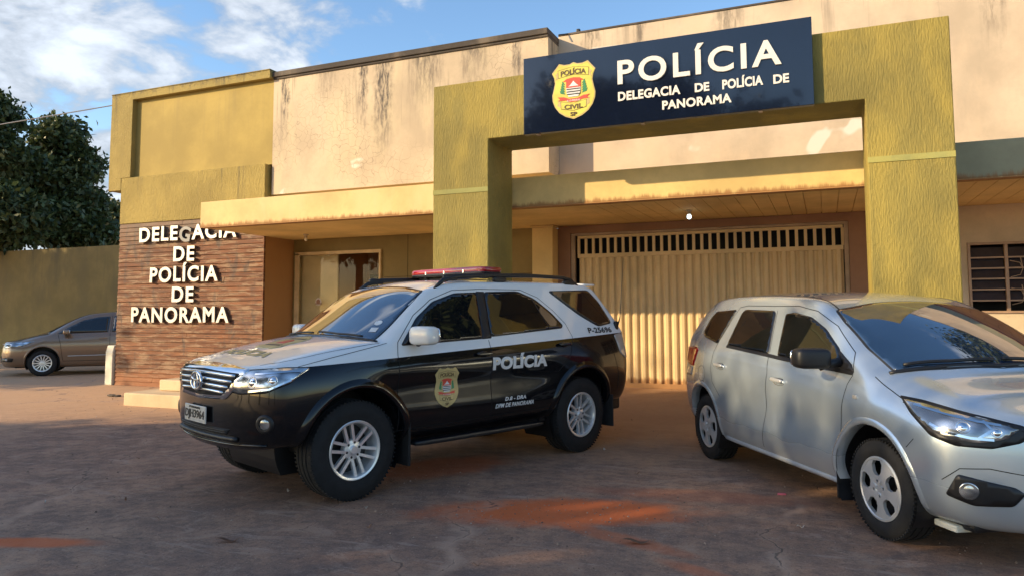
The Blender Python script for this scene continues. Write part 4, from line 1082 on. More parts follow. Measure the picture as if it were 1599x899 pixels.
# grille
FX = (-1, 0, 0)
go = [(3.62, .60, 1.035), (3.65, .35, 1.055), (3.66, 0, 1.062), (3.65, -.35, 1.055), (3.62, -.60, 1.035), (3.62, -.50, .90), (3.65, -.40, .815), (3.66, 0, .80), (3.65, .40, .815), (3.62, .50, .90)]
c.patch('grille_surround', go, FX, MT['chrome'], .010, r=.03, bulge=.004)
gi = [(3.6, .53, 1.005), (3.6, 0, 1.022), (3.6, -.53, 1.005), (3.6, -.44, .90), (3.6, -.36, .842), (3.6, 0, .83), (3.6, .36, .842), (3.6, .44, .90)]
gr = c.patch('grille', gi, FX, MT['dark'], .016, r=.02)
for z, w_ in ((.985, .50), (.945, .475), (.905, .44), (.865, .39)):
    mb = MB(); c.ontube(mb, [(3.6, y*w_, z+.01*(1-y*y)) for y in np.linspace(-1, 1, 13)], FX, .0125, .022); mb.build('grille_bar', MT['chrome'], gr, smooth=True)
h, n = c.hit((3.6, 0, .935), FX); q = MB()
def ering(mb, a, b, rr, cx=0, cz=0, m=32): 
    pts = [(h.x+.045, cx+a*cos(2*pi*k/m), h.z+cz+b*sin(2*pi*k/m)) for k in range(m+1)]; mb.tube(pts, rr, 8, cap=False)
ering(q, .095, .065, .011); ering(q, .032, .060, .009); ering(q, .085, .028, .009, 0, .032); q.build('emblem', MT['chrome'], gr, smooth=True)
# bumper details
c.patch('lower_intake', [(3.6, .46, .60), (3.6, -.46, .60), (3.6, -.40, .555), (3.6, .40, .555)], FX, MT['dark'], .003, r=.01)
for z in (.570, .585):
    mb = MB(); c.ontube(mb, [(3.6, y, z) for y in np.linspace(-.42, .42, 9)], FX, .004, .005); mb.build('intake_bar', GB, c.root, smooth=True)
mb = MB(); c.ontube(mb, [(3.6, y, .528) for y in np.linspace(-.52, .52, 13)], FX, .020, .002); mb.build('bumper_strip', MT['cover'] if False else GB, c.root, smooth=True)
mb = MB(); c.ontube(mb, [(3.6, y, .485+.02*abs(y)**2) for y in np.linspace(-.74, .74, 17)], FX, .010, .004); mb.build('bumper_lip', MT['police'], c.root, smooth=True)
pl = MB(); pl.box(3.632, 3.644, -.225, .175, .615, .745); PL = pl.build('number_plate', MT['plate'], c.root, bevel=.006)
vs, fs = text2d('DJH3964', .02, 1.0); vs = fit(vs, -.205, .155, .628, .710); mb = MB(); extrude2d(mb, [(x, z) for x, z in vs], fs, lambda x, z, d: (3.6455+d, x, z), .002); mb.build('plate_lettering', MT['ink'], PL)
vs, fs = text2d('SP PANORAMA', .0, 1.0); vs = fit(vs, -.13, .08, .719, .735); mb = MB(); extrude2d(mb, vs, fs, lambda x, z, d: (3.6455+d, x, z), .002); mb.build('plate_lettering', MT['ink'], PL)
# bonnet lettering and emblem read from the front
vs, fs = text2d('POLÍCIA', .04); vs = fit(vs, -.40, .40, 3.30, 3.16)
def fmh(x, z, d): hh, n = c.hit((z, x, 1.1), T); return hh+n*(.003+d)
vs, fs = refine2d(vs, fs, .025); mb = MB(); extrude2d(mb, vs, fs, fmh, .001); mb.build('bonnet_lettering', MT['goldink'], c.root)
half = [(0, 1.30), (.42, 1.22), (.66, 1.30), (1.0, .88), (.88, .5), (.99, -.18), (.86, -.75), (.38, -1.22), (0, -1.36)]
sh = half+[(-a_, b_) for a_, b_ in half[1:-1]][::-1]
be = c.patch('bonnet_emblem', [(2.90+v*.17, u*.20, 1.2) for u, v in sh], T, MT['goldink'], .003, r=.02, skirt=.002)
for v, h_ in ((.55, .22), (-.75, .2)): c.patch('emblem_banner', [(2.90+(v+q)*.17, u*.20, 1.2) for u, q in ((-.65, 0), (.65, 0), (.6, h_), (-.6, h_))], T, MT['brownink'], .005, skirt=.001, parent=be)
c.patch('emblem_shield', [(2.90+v*.17, u*.20, 1.2) for u, v in ((-.35, .35), (.35, .35), (.32, -.25), (0, -.45), (-.32, -.25))], T, MT['redink'], .005, skirt=.001, parent=be, r=.01)
# light bar
mb = MB(); mb.superell((1.02, 0, 1.872), (.14, .60, .035), .35, .25, 12, 40); lb = mb.build('light_bar', MT['red'], c.root, smooth=True)
mb = MB(); mb.superell((1.02, 0, 1.842), (.142, .598, .016), .3, .25, 8, 40)
for y in (-.45, .45): mb.superell((1.02, y, 1.815), (.05, .04, .03), .5, .5)
mb.build('light_bar_base', GB, lb, smooth=True)
for y in (-.3, 0, .3):
    mb = MB(); mb.box(1.155, 1.166, y-.008, y+.008, 1.846, 1.875); mb.build('clip', MT['chrome'], lb)
mb = MB(); mb.tube([(1.02, -.60, 1.81), (1.02, .60, 1.81)], .014, 8); mb.build('cross_bar', GB, lb)
# spoiler, aerial, underbody
mb = MB(); mb.superell((-.52, 0, 1.755), (.13, .56, .022), .5, .25, 10, 36); mb.build('roof_spoiler', MT['whiteplastic'], c.root, smooth=True)
mb = MB(); mb.tube([(-.70, .80, 1.28), (-.72, .83, 1.40), (-.75, .86, 2.05)], [.012, .004, .0015], 6); mb.superell((-.69, .79, 1.30), (.03, .02, .05)); mb.build('aerial', GB, c.root, smooth=True)
simple_interior(c, -.85, 3.08, .72, .36, .60)
mb = MB(); mb.tube([(-.1, -.7, .38), (-.1, .7, .38)], .04, 10); mb.tube([(2.75, -.7, .34), (2.75, .7, .34)], .035, 10); mb.superell((.0, 0, .36), (.14, .14, .14), 1, 1); mb.superell((.75, .25, .36), (.40, .22, .09), .5, .5); mb.build('axle', MT['blackplastic'], c.root, smooth=True)
add_wheels(c, (2.75, 0), .73, .388, .388, .255, .222, rim_suv, MT['alloy'], 0)

# ------------------------------------------------------------ silver minivan
yl = [.70, .80, .862, .845, .863, .84, .81]
mid = [
 st(3.08, [.62, .74, .815, .835, .83, .80, .735, .63, .46, .25, 0], [.22, .27, .42, .60, .74, .82, .875, .935, .965, .98, .985]),
 st(2.86, [.66, .77, .835, .850, .845, .82, .765, .67, .50, .27, 0], [.22, .27, .42, .60, .76, .86, .925, .985, 1.015, 1.03, 1.035]),
 st(2.66, yl[:6]+[.79, .715, .53, .28, 0], [.22, .27, .43, .61, .78, .90, .975, 1.035, 1.065, 1.08, 1.085], [0]*7+[0, .06, .12, .14]),
 st(2.54, yl+[.74, .55, .29, 0], [.22, .27, .43, .62, .79, .92, 1.01, 1.085, 1.105, 1.115, 1.12], [0]*7+[0, .11, .18, .20]),
 st(2.30, yl+[.725, .55, .29, 0], [.22, .27, .44, .62, .80, .94, 1.04, 1.225, 1.25, 1.262, 1.266], [0]*7+[0, .10, .17, .19]),
 st(2.06, yl+[.69, .54, .29, 0], [.22, .27, .44, .63, .81, .95, 1.055, 1.355, 1.39, 1.405, 1.41], [0]*7+[-.01, .06, .13, .15]),
 st(1.84, yl+[.665, .54, .29, 0], [.22, .27, .44, .63, .81, .96, 1.065, 1.44, 1.492, 1.515, 1.52], [0]*7+[-.02, .03, .08, .10]),
 st(1.62, yl+[.65, .545, .29, 0], [.22, .27, .44, .63, .82, .97, 1.08, 1.49, 1.55, 1.578, 1.585], [0]*7+[0, 0, .02, .03]),
 st(1.20, yl+[.64, .55, .29, 0], [.22, .27, .44, .64, .83, .98, 1.09, 1.50, 1.578, 1.612, 1.62]),
 st(.70, yl+[.635, .55, .29, 0], [.22, .27, .44, .64, .84, 1.0, 1.12, 1.51, 1.59, 1.622, 1.63]),
 st(.25, [.70, .79, .845, .862, .86, .84, .80, .635, .545, .29, 0], [.23, .28, .45, .65, .86, 1.04, 1.15, 1.515, 1.585, 1.615, 1.622]),
 st(-.10, [.68, .77, .83, .85, .848, .825, .775, .62, .53, .28, 0], [.25, .30, .46, .67, .88, 1.07, 1.20, 1.505, 1.565, 1.59, 1.597]),
 st(-.36, [.64, .73, .79, .815, .81, .78, .725, .59, .51, .27, 0], [.28, .33, .48, .69, .90, 1.10, 1.24, 1.48, 1.53, 1.555, 1.56], [0]*7+[.06, .07, .07, .07])]
fr = cap(mid[0], .40, [.82, .93, 1.0, .99, .95, .90, .84, .72, .60, .52, .48], [0, .0, 0, 0, 0, -.01, -.03, -.07, -.085, -.09, -.09], p=2.2)
tl = cap(mid[-1], .42, [.75, .9, 1, 1, .95, .85, .74, .52, .40, .36, .34], [0, 0, 0, 0, 0, 0, 0, -.02, -.03, -.03, -.03], -1, p=2.7)
VN = Car('silver_minivan', 'silver minivan with black mirror and dark tinted windows parked at the right', (-.446, 7.977, -1.007), fr, mid, tl, [(2.62, .35), (0, .35)], MT['silver'], .375)
c = VN
for s_ in (1, -1):
    for ax in (2.62, 0): c.flare(ax, .35, .375, s_, MT['silver'], .05, .010, -8, 188, 'wheel_arch_lip'); c.liner(ax, .35, .375, s_)
    D = (0, -s_, 0); wp = lambda l: [(x, .8*s_, z) for x, z in l]; GB = MT['blackplastic']
    A = [(2.25, 1.062), (1.43, 1.095), (1.35, 1.43), (1.50, 1.438), (1.74, 1.40), (1.96, 1.32), (2.20, 1.185)]
    TRI = [(2.265, 1.058), (2.215, 1.175), (2.38, 1.09), (2.42, 1.045)]
    B = [(.53, 1.140), (.515, 1.165), (.57, 1.44), (.62, 1.465), (1.12, 1.455), (1.16, 1.43), (1.265, 1.102)]
    Q = [(-.07, 1.21), (-.125, 1.25), (-.09, 1.38), (-.01, 1.445), (.40, 1.465), (.42, 1.45), (.30, 1.165), (.27, 1.155)]
    for nm, pl_, rr in (('a', A, .03), ('b', B, .03), ('q', Q, .04)):
        c.patch('window_frame', wp(grow(pl_, .010)), D, GB, .003, r=rr, skirt=.008, res=.022)
        c.patch('window', wp(pl_), D, MT['glass'], .008, r=rr, skirt=.003, res=.022)
    c.patch('mirror_triangle', wp(TRI), D, GB, .005, r=.01)
    mb = MB(); c.ribbon(mb, wp([(.50, 1.132), (1.30, 1.088), (1.42, 1.08), (2.42, 1.035)]), D, .030, .004); mb.build('belt_seal', GB, c.root)
    mb = MB()
    c.ribbon(mb, wp([(2.24, .33), (2.335, .73), (2.385, .96), (2.42, 1.02)]), D, .006)
    c.ribbon(mb, wp([(2.42, 1.04), (2.36, 1.17), (2.08, 1.345), (1.78, 1.455), (1.5, 1.495), (1.16, 1.497), (.62, 1.505), (.48, 1.49), (.43, 1.42), (.30, 1.15), (.235, .92), (.28, .78), (.43, .66)]), D, .006)
    c.ribbon(mb, wp([(1.21, .33), (1.30, .70), (1.315, .95), (1.285, 1.08)]), D, .006)
    c.ribbon(mb, wp([(1.285, 1.11), (1.18, 1.46)]), D, .006)
    mb.build('panel_gap', MT['seam'], c.root)
    for x, z in ((1.505, .905), (.44, .95)):
        mb = MB(); h, n = c.hit((x, 0, z), D); mb.superell(h+n*.020, (.085, .014, .015), .5, .4, rot=Matrix.Rotation(.04, 3, 'Y')); o = mb.build('door_handle', MT['cover'], c.root, smooth=True)
        mb = MB(); h, n = c.hit((x+.01, 0, z-.012), D); mb.superell(h+n*.003, (.080, .010, .028), .8, .8); mb.build('handle_recess', MT['silver'], o, smooth=True)
        mb = MB(); h, n = c.hit((x, 0, z+.004), D); mb.superell(h+n*.005, (.076, .012, .016), .6, .6); mb.build('handle_shadow', GB, o, smooth=True)
    mb = MB(); h, n = c.hit((2.49, 0, .885), D); mb.superell(h+n*.004, (.022, .007, .013), .4, .4); mb.build('side_indicator', MT['taillow'], c.root, smooth=True)
    mb = MB(); c.ontube(mb, wp([(.46, .285), (1.3, .280), (2.24, .275)]), D, .022, .0); mb.build('sill', MT['silver'], c.root, smooth=True)
    mb = MB(); x = 2.22; mb.box(x-.010, x+.010, s_*.60 if s_ > 0 else -.83, .83 if s_ > 0 else -.60, .16, .46); mb.build('mud_flap', MT['rubber'], c.root, bevel=.006)
    mb = MB(); q = [(x*1, .8*s_, z) for x, z in ((.10+.09*cos(a), .845+.075*sin(a)) for a in [2*pi*k/24 for k in range(24)])]
    if s_ < 0: c.ribbon(mb, [(x-.08, y, z) for x, y, z in q], D, .004, closed=True, step=.1); mb.build('fuel_flap', MT['seam'], c.root)
    # headlamp
    hl = [(2.90, .845, .925), (3.08, .80, .912), (3.25, .70, .880), (3.38, .56, .845), (3.47, .44, .812), (3.50, .38, .790), (3.48, .46, .735), (3.42, .60, .700), (3.30, .74, .705), (3.18, .82, .745), (3.02, .85, .835)]
    DL = (-.72, -.69*s_, 0)
    sq = lambda l: [(2.9+(x-2.9)*.84, y, z) for x, y, z in l]; hl = sq(hl)
    c.patch('headlight_frame', [(x, y*s_, z+(.008 if z > .81 else -.008)) for x, y, z in hl], DL, GB, .0015, r=.015)
    hl2 = [(2.935, .84, .913), (3.09, .795, .898), (3.26, .69, .866), (3.38, .56, .832), (3.46, .45, .800), (3.44, .52, .748), (3.38, .64, .722), (3.28, .75, .728), (3.16, .82, .775), (3.03, .848, .853)]
    hd = c.patch('headlight', [(x, y*s_, z) for x, y, z in sq(hl2)], DL, MT['lampref'], .007, r=.015, res=.02, bulge=.005)
    mb = MB()
    for pts in (((3.02, .835, .885), (3.16, .79, .86), (3.30, .66, .83), (3.36, .56, .815)), ((3.13, .81, .80), (3.22, .77, .765), (3.30, .70, .745), (3.35, .60, .74)), ((3.30, .62, .835), (3.34, .60, .79), (3.31, .66, .745))): c.ribbon(mb, [(x, y*s_, z) for x, y, z in pts], DL, .014, .0135, .015)
    mb.build('lamp_trim', MT['chrome'], hd)
    for (x, y, z, rr) in ((3.25, .70, .80, .036), (3.33, .56, .778, .028)):
        h, n = c.hit((x, y*s_, z), DL); mb = MB(); m = n.to_track_quat('Y', 'Z').to_matrix(); q = MB(); q.lathe([(0, .018), (rr*.6, .014), (rr*.8, .005), (rr*.85, .012), (rr, .012), (rr*1.02, -.01)], 'y', 28)
        mb.add([h+m @ Vector(v) for v in q.v], q.f); mb.build('headlight_lens', MT['chrome'], hd, smooth=True)
    fg = [(3.30, .85, .42), (3.34, .80, .545), (3.48, .56, .49), (3.50, .52, .455), (3.48, .58, .385), (3.38, .74, .375)]
    fg = [(x-.05, y-.01, z) for x, y, z in fg]; fgo = c.patch('fog_light_bezel', [(x, y*s_, z) for x, y, z in fg], DL, GB, .004, r=.02)
    h, n = c.hit((3.33, .755*s_, .455), DL); mb = MB(); m = n.to_track_quat('Y', 'Z').to_matrix(); q = MB(); q.lathe([(0, .014), (.03, .012), (.040, .006), (.046, .010), (.050, -.004)], 'y', 28)
    mb.add([h+m @ Vector(v) for v in q.v], q.f); mb.build('fog_light', MT['lampref'], fgo, smooth=True)
    mb = MB(); c.ribbon(mb, [(3.25, .86*s_, .50), (3.34, .82*s_, .575), (3.42, .70*s_, .585), (3.52, .48*s_, .545), (3.55, .30*s_, .52)], DL, .005)
    c.ribbon(mb, [(3.02, .86*s_, .70), (2.96, .87*s_, .64)], D, .005)
    mb.build('panel_gap', MT['seam'], c.root)
    tlp = [(-.12, .83, 1.075), (-.20, .80, 1.095), (-.42, .62, 1.08), (-.46, .62, .96), (-.34, .80, .90), (-.24, .84, .90)]
    c.patch('tail_light', [(x, y*s_, z) for x, y, z in tlp], (.62, -.78*s_, 0), MT['tail'], .008, r=.015)
    c.patch('tail_light', [(x, y*s_, z) for x, y, z in [(-.26, .84, .89), (-.36, .78, .89), (-.42, .70, .80), (-.30, .83, .80)]], (.62, -.78*s_, 0), MT['taillow'], .006, r=.015)
    mb = MB(); c.ribbon(mb, [(x, y*s_, z) for x, y, z in ((2.06, .60, 1.4), (1.80, .56, 1.50), (1.5, .545, 1.56), (.9, .54, 1.585), (.2, .53, 1.58), (-.2, .50, 1.55))], (0, 0, -1), .012); mb.build('roof_ditch', MT['seam'] if False else MT['blackplastic'], c.root)
    mirror(c, (2.26, .80*s_, 1.10), (2.20, .985*s_, 1.125), (.085, .125, .072), MT['blackplastic'], .12*s_)
DW = (-.5, 0, -.86)
ws = [(2.66, .66, 1.085), (2.76, .35, 1.115), (2.80, 0, 1.12), (2.76, -.35, 1.115), (2.66, -.66, 1.085), (2.42, -.675, 1.20), (2.12, -.64, 1.37), (1.95, -.60, 1.455), (1.93, -.30, 1.50), (1.93, 0, 1.51), (1.93, .30, 1.50), (1.95, .60, 1.455), (2.12, .64, 1.37), (2.42, .675, 1.20)]
c.patch('windscreen_seal', [(x+(.02 if z < 1.2 else -.015), y*1.02, z+(-.005 if z < 1.2 else .01)) for x, y, z in ws], DW, GB, .001, r=.03, skirt=.004)
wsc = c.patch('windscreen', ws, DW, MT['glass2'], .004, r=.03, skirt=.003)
for y0, y1 in ((-.60, -.02), (.05, .58)):
    mb = MB(); c.ontube(mb, [(2.72-abs(y0)*.12, y0, 1.10), (2.76-abs((y0+y1)/2)*.12, (y0+y1)/2, 1.125), (2.74, y1, 1.13)], DW, .011, .020); mb.build('wiper', GB, c.root, smooth=True)
mb = MB(); c.ontube(mb, [(2.64, .70, 1.07), (2.72, .45, 1.09), (2.78, 0, 1.10), (2.72, -.45, 1.09), (2.64, -.70, 1.07)], (0, 0, -1), .014, .0); mb.build('cowl', GB, c.root, smooth=True)
mb = MB()
for s_ in (1, -1): c.ribbon(mb, [(2.60, .775*s_, 1.02), (2.76, .775*s_, .975), (2.90, .78*s_, .94)], (-.2*0, 0, -1), .006)
c.ribbon(mb, [(2.90, -.79, .93), (3.08, -.77, .925), (3.25, -.68, .895), (3.38, -.55, .86), (3.47, -.40, .83), (3.50, 0, .83), (3.47, .40, .83), (3.38, .55, .86), (3.25, .68, .895), (3.08, .77, .925), (2.90, .79, .93)], (-.6, 0, -.8), .006)
mb.build('bonnet_gap', MT['seam'], c.root)
FX = (-1, 0, 0)
gr = c.patch('grille', [(3.5, .36, .80), (3.5, 0, .79), (3.5, -.36, .80), (3.5, -.42, .74), (3.5, -.30, .66), (3.5, .30, .66), (3.5, .42, .74)], FX, MT['dark'], .004, r=.02)
mb = MB(); c.ontube(mb, [(3.5, y, .735) for y in np.linspace(-.42, .42, 9)], FX, .014, .012); mb.build('grille_bar', MT['chrome'], gr, smooth=True)
c.patch('lower_intake', [(3.5, .48, .36), (3.5, -.48, .36), (3.5, -.40, .27), (3.5, .40, .27)], FX, MT['dark'], .003, r=.02)
mb = MB(); mb.box(2.98, 3.16, -.70, -.25, .185, .225); mb.build('front_undertray', MT['post'], c.root, bevel=.01)
simple_interior(c, -.65, 3.25, .66, .20, .50)
mb = MB(); mb.tube([(0, -.65, .29), (0, .65, .29)], .035, 10); mb.tube([(2.62, -.65, .28), (2.62, .65, .28)], .03, 10); mb.build('axle', MT['blackplastic'], c.root, smooth=True)
add_wheels(c, (2.62, 0), .695, .315, .317, .20, .195, rim_cover, MT['cover'], 0)

# ------------------------------------------------------------ bronze sedan far left
yl = [.68, .77, .82, .845, .845, .825, .79]
mid = [
 st(2.95, [.60, .72, .80, .82, .81, .77, .71, .60, .44, .24, 0], [.20, .25, .38, .54, .68, .76, .81, .85, .87, .885, .89]),
 st(2.74, [.64, .75, .815, .84, .83, .80, .75, .65, .48, .26, 0], [.20, .25, .38, .56, .71, .81, .865, .905, .93, .945, .95]),
 st(2.52, yl[:6]+[.78, .70, .51, .27, 0], [.20, .25, .40, .57, .73, .84, .91, .955, .98, .995, 1.0], [0]*7+[0, .03, .06, .08]),
 st(2.36, yl+[.73, .54, .28, 0], [.20, .25, .40, .58, .74, .86, .935, .99, 1.01, 1.02, 1.025], [0]*7+[0, .09, .14, .16]),
 st(2.05, yl+[.69, .53, .28, 0], [.20, .25, .40, .58, .75, .87, .95, 1.17, 1.20, 1.215, 1.22], [0]*7+[0, .07, .12, .13]),
 st(1.73, yl+[.62, .50, .27, 0], [.20, .25, .40, .59, .76, .88, .96, 1.325, 1.37, 1.385, 1.39], [0]*7+[0, .04, .08, .09]),
 st(1.42, yl+[.59, .50, .27, 0], [.20, .25, .40, .59, .76, .89, .97, 1.39, 1.44, 1.465, 1.47]),
 st(.90, yl+[.575, .50, .27, 0], [.20, .25, .40, .60, .77, .90, .985, 1.42, 1.475, 1.50, 1.505]),
 st(.30, yl+[.575, .49, .27, 0], [.20, .25, .40, .60, .78, .92, 1.0, 1.405, 1.46, 1.485, 1.49]),
 st(-.10, yl+[.60, .49, .26, 0], [.20, .25, .40, .60, .79, .93, 1.02, 1.31, 1.36, 1.385, 1.39]),
 st(-.42, yl+[.68, .51, .27, 0], [.21, .26, .41, .61, .80, .94, 1.03, 1.10, 1.13, 1.14, 1.145]),
 st(-.66, [.64, .73, .79, .82, .815, .79, .75, .67, .50, .27, 0], [.24, .29, .43, .62, .81, .94, 1.0, 1.035, 1.05, 1.055, 1.06])]
fr = cap(mid[0], .50, [.85, .95, 1, .99, .95, .9, .84, .72, .62, .55, .5], [0, 0, 0, 0, 0, -.01, -.02, -.05, -.06, -.06, -.06], p=2.3)
tl = cap(mid[-1], .36, [.8, .9, 1, 1, .97, .92, .86, .75, .7, .66, .64], [0]*7+[-.01]*4, -1, p=2.8)
hdg = R(226); fx = Vector((cos(hdg), sin(hdg))); ly = Vector((-sin(hdg), cos(hdg)))
SW = Vector((-16.95, 11.60))-fx*2.51-ly*.73
SD = Car('bronze_sedan', 'brownish bronze sedan half hidden behind the corner of the boarded wall', (SW.x, SW.y, hdg), fr, mid, tl, [(2.51, .33), (0, .33)], MT['bronze'], .352)
c = SD
for s_ in (1, -1):
    for ax in (2.51, 0): c.flare(ax, .33, .352, s_, MT['bronze'], .04, .008, -8, 188, 'wheel_arch_lip'); c.liner(ax, .33, .352, s_)
    D = (0, -s_, 0); wp = lambda l: [(x, .8*s_, z) for x, z in l]
    for pl_ in ([(2.24, .978), (1.20, 1.01), (1.17, 1.375), (1.42, 1.36), (1.72, 1.28), (2.02, 1.12)], [(1.10, 1.015), (.20, 1.05), (.16, 1.08), (.36, 1.35), (1.07, 1.38)], [(.04, 1.06), (-.26, 1.08), (.0, 1.24), (.22, 1.33)]):
        c.patch('window_frame', wp(grow(pl_, .012)), D, MT['blackplastic'], .0015, r=.03, skirt=.006, res=.06)
        c.patch('window', wp(pl_), D, MT['glass'], .004, r=.03, skirt=.002, res=.06)
    mb = MB(); c.ribbon(mb, wp([(2.10, .35), (2.16, .75), (2.22, .96)]), D, .008); c.ribbon(mb, wp([(1.13, .32), (1.14, .98)]), D, .008); c.ribbon(mb, wp([(1.14, 1.0), (1.12, 1.40)]), D, .008); c.ribbon(mb, wp([(2.1, .34), (.35, .34)]), D, .01); mb.build('panel_gap', MT['seam'], c.root)
    for x in (1.28, .30):
        mb = MB(); h, n = c.hit((x, 0, .86), D); mb.superell(h+n*.018, (.09, .014, .016), .5, .4); mb.build('door_handle', MT['bronze'], c.root, smooth=True)
    mb = MB(); c.ontube(mb, wp([(2.0, .455), (1.0, .47), (.42, .48)]), D, .010, .002); mb.build('side_moulding', MT['cover'], c.root, smooth=True)
    hl = [(2.62, .77, .80), (2.85, .74, .80), (3.10, .62, .765), (3.25, .46, .72), (3.24, .50, .65), (3.10, .66, .645), (2.90, .78, .69)]
    c.patch('headlight', [(x, y*s_, z) for x, y, z in hl], (-.7, -.7*s_, -.1), MT['lampref'], .005, r=.02, res=.03, bulge=.005)
    c.patch('fog_light_bezel', [(3.05, .76*s_, .42), (3.14, .70*s_, .44), (3.30, .44*s_, .42), (3.30, .44*s_, .34), (3.10, .74*s_, .34)], (-.7, -.7*s_, 0), MT['blackplastic'], .004, r=.02, res=.05)
    h, n = c.hit((3.18, .64*s_, .385), (-.7, -.7*s_, 0)); mb = MB(); mb.superell(h+n*.005, (.03, .03, .03), 1, 1); mb.build('fog_light', MT['taillow'], c.root, smooth=True)
    mirror(c, (2.08, .79*s_, 1.0), (2.03, .94*s_, 1.02), (.07, .10, .058), MT['bronze'], .1*s_)
DW = (-.5, 0, -.86)
ws = [(2.44, .66, 1.0), (2.52, .35, 1.02), (2.54, 0, 1.03), (2.52, -.35, 1.02), (2.44, -.66, 1.0), (2.13, -.63, 1.17), (1.70, -.55, 1.37), (1.66, -.28, 1.42), (1.65, 0, 1.43), (1.66, .28, 1.42), (1.70, .55, 1.37), (2.13, .63, 1.17)]
c.patch('windscreen', ws, DW, MT['glass'], .003, r=.03, skirt=.003, res=.05)
gr = c.patch('grille', [(3.3, .36, .74), (3.3, -.36, .74), (3.3, -.38, .66), (3.3, .38, .66)], (-1, 0, 0), MT['dark'], .004, r=.02)
mb = MB(); c.ontube(mb, [(3.3, y, .735) for y in np.linspace(-.36, .36, 9)], (-1, 0, 0), .012, .008); mb.build('grille_bar', MT['chrome'], gr, smooth=True)
c.patch('lower_intake', [(3.3, .5, .46), (3.3, -.5, .46), (3.3, -.42, .30), (3.3, .42, .30)], (-1, 0, 0), MT['dark'], .004, r=.02, res=.05)
simple_interior(c, -.7, 3.1, .64, .19, .45)
add_wheels(c, (2.51, 0), .735, .30, .302, .185, .19, rim_multi, MT['alloy'], 0)
# ------------------------------------------------------------ foliage
def leaf_mat(name, dark, light, warm):
    t = NT(name); g = t.n('ShaderNodeNewGeometry')
    c = t.mix(g.outputs['Random Per Island'], dark, light)
    c = t.mix(t.ramp(t.noise(.9, 3), .45, .7, 0, .6), c, warm)
    t.col(c); t.set(Roughness=.45); t.b.inputs['Specular IOR Level'].default_value = .4
    tr = t.n('ShaderNodeBsdfTranslucent'); t.l(c, tr.inputs[0]); ms = t.n('ShaderNodeMixShader'); ms.inputs[0].default_value = .22
    t.l(t.b.outputs[0], ms.inputs[1]); t.l(tr.outputs[0], ms.inputs[2]); t.l(ms.outputs[0], t.N['Material Output'].inputs[0]); return t.m
LM = leaf_mat('dark_foliage', (.032, .050, .018), (.11, .14, .045), (.12, .12, .04))
LM2 = leaf_mat('olive_foliage', (.045, .060, .018), (.13, .15, .045), (.16, .15, .05))
BARK = plain('bark', (.12, .085, .06), .9, 0, .3, 8, bump=.6)
def crown_mesh(name, blobs, n_tip, per, leaf, seed, mat, spread=.32):
    g = np.random.default_rng(seed); vol = np.array([b[3]**2 for b in blobs]); vol = vol/vol.sum(); C_ = []
    for b, w_ in zip(blobs, vol):
        k = max(1, int(n_tip*w_+.5)); d = g.normal(size=(k, 3)); d /= np.linalg.norm(d, axis=1)[:, None]
        r_ = b[3]*g.uniform(.25, 1.0, k)**.45*g.uniform(.86, 1.12, k); C_.append(np.array(b[:3])+d*r_[:, None]*np.array([1, 1, .82]))
    tips = np.concatenate(C_); T = len(tips); tot = T*per
    sz = g.uniform(.6, 1.5, T); base = np.repeat(tips, per, 0)+g.normal(size=(tot, 3))*np.repeat(sz, per)[:, None]*np.array([1, 1, .7])*spread
    a = g.normal(size=(tot, 3)); a[:, 2] -= .55; a /= np.linalg.norm(a, axis=1)[:, None]
    b = np.cross(a, g.normal(size=(tot, 3))); b /= np.linalg.norm(b, axis=1)[:, None]+1e-9
    L_ = leaf*g.uniform(.7, 1.35, tot)[:, None]; W_ = L_*.26
    nrm = np.cross(a, b)
    V = np.stack([base, base+a*L_*.5+b*W_+nrm*W_*.3, base+a*L_, base+a*L_*.5-b*W_+nrm*W_*.3], 1).reshape(-1, 3)
    me = bpy.data.meshes.new(name); me.vertices.add(len(V)); me.vertices.foreach_set('co', V.astype(np.float32).ravel())
    me.loops.add(tot*4); me.loops.foreach_set('vertex_index', np.arange(tot*4, dtype=np.int32)); me.polygons.add(tot)
    me.polygons.foreach_set('loop_start', np.arange(0, tot*4, 4, dtype=np.int32)); me.polygons.foreach_set('loop_total', np.full(tot, 4, dtype=np.int32))
    me.update(); me.validate(); me.materials.append(mat); return me, tips
def tree(label, loc, blobs, n_tip, per, leaf, seed, mat=None, trunk_r=.22, group=None, spread=.32):
    """blobs relative to loc"""
    t = thing('tree', label, 'tree', loc, 0, group)
    me, tips = crown_mesh('crown', blobs, n_tip, per, leaf, seed, mat or LM, spread); o = bpy.data.objects.new('crown', me); COL.objects.link(o); o.parent = t
    g = random.Random(seed); mb = MB(); cz = min(b[2] for b in blobs); zc = sum(b[2] for b in blobs)/len(blobs); cx = sum(b[0] for b in blobs)/len(blobs); cy = sum(b[1] for b in blobs)/len(blobs)
    f = Vector((cx*.3, cy*.3, cz*.7)); mb.tube([(0, 0, -.1), (.05, .02, cz*.3), f], [trunk_r*1.25, trunk_r, trunk_r*.8], 10)
    for b in blobs:
        e = Vector(b[:3]); m = (f+e)/2+Vector((g.uniform(-.3, .3), g.uniform(-.3, .3), .2)); mb.tube([f-Vector((0, 0, .2)), m, e], [trunk_r*.6, trunk_r*.36, trunk_r*.12], 7)
        for q in range(5):
            k = e+Vector((g.uniform(-1, 1), g.uniform(-1, 1), g.uniform(-.5, 1)))*b[3]*.8; mb.tube([m, (m+k)/2+Vector((0, 0, .15)), k], [trunk_r*.25, trunk_r*.14, .012], 5)
    mb.build('trunk', BARK, t, smooth=True); return t
def pxpt(px, py, depth):
    d = r2*((px-805.3)/1140.5)-u2*((py-399.5)/1140.5)-(-fwd); return Vector((0, 0, CAM_H))+d*depth
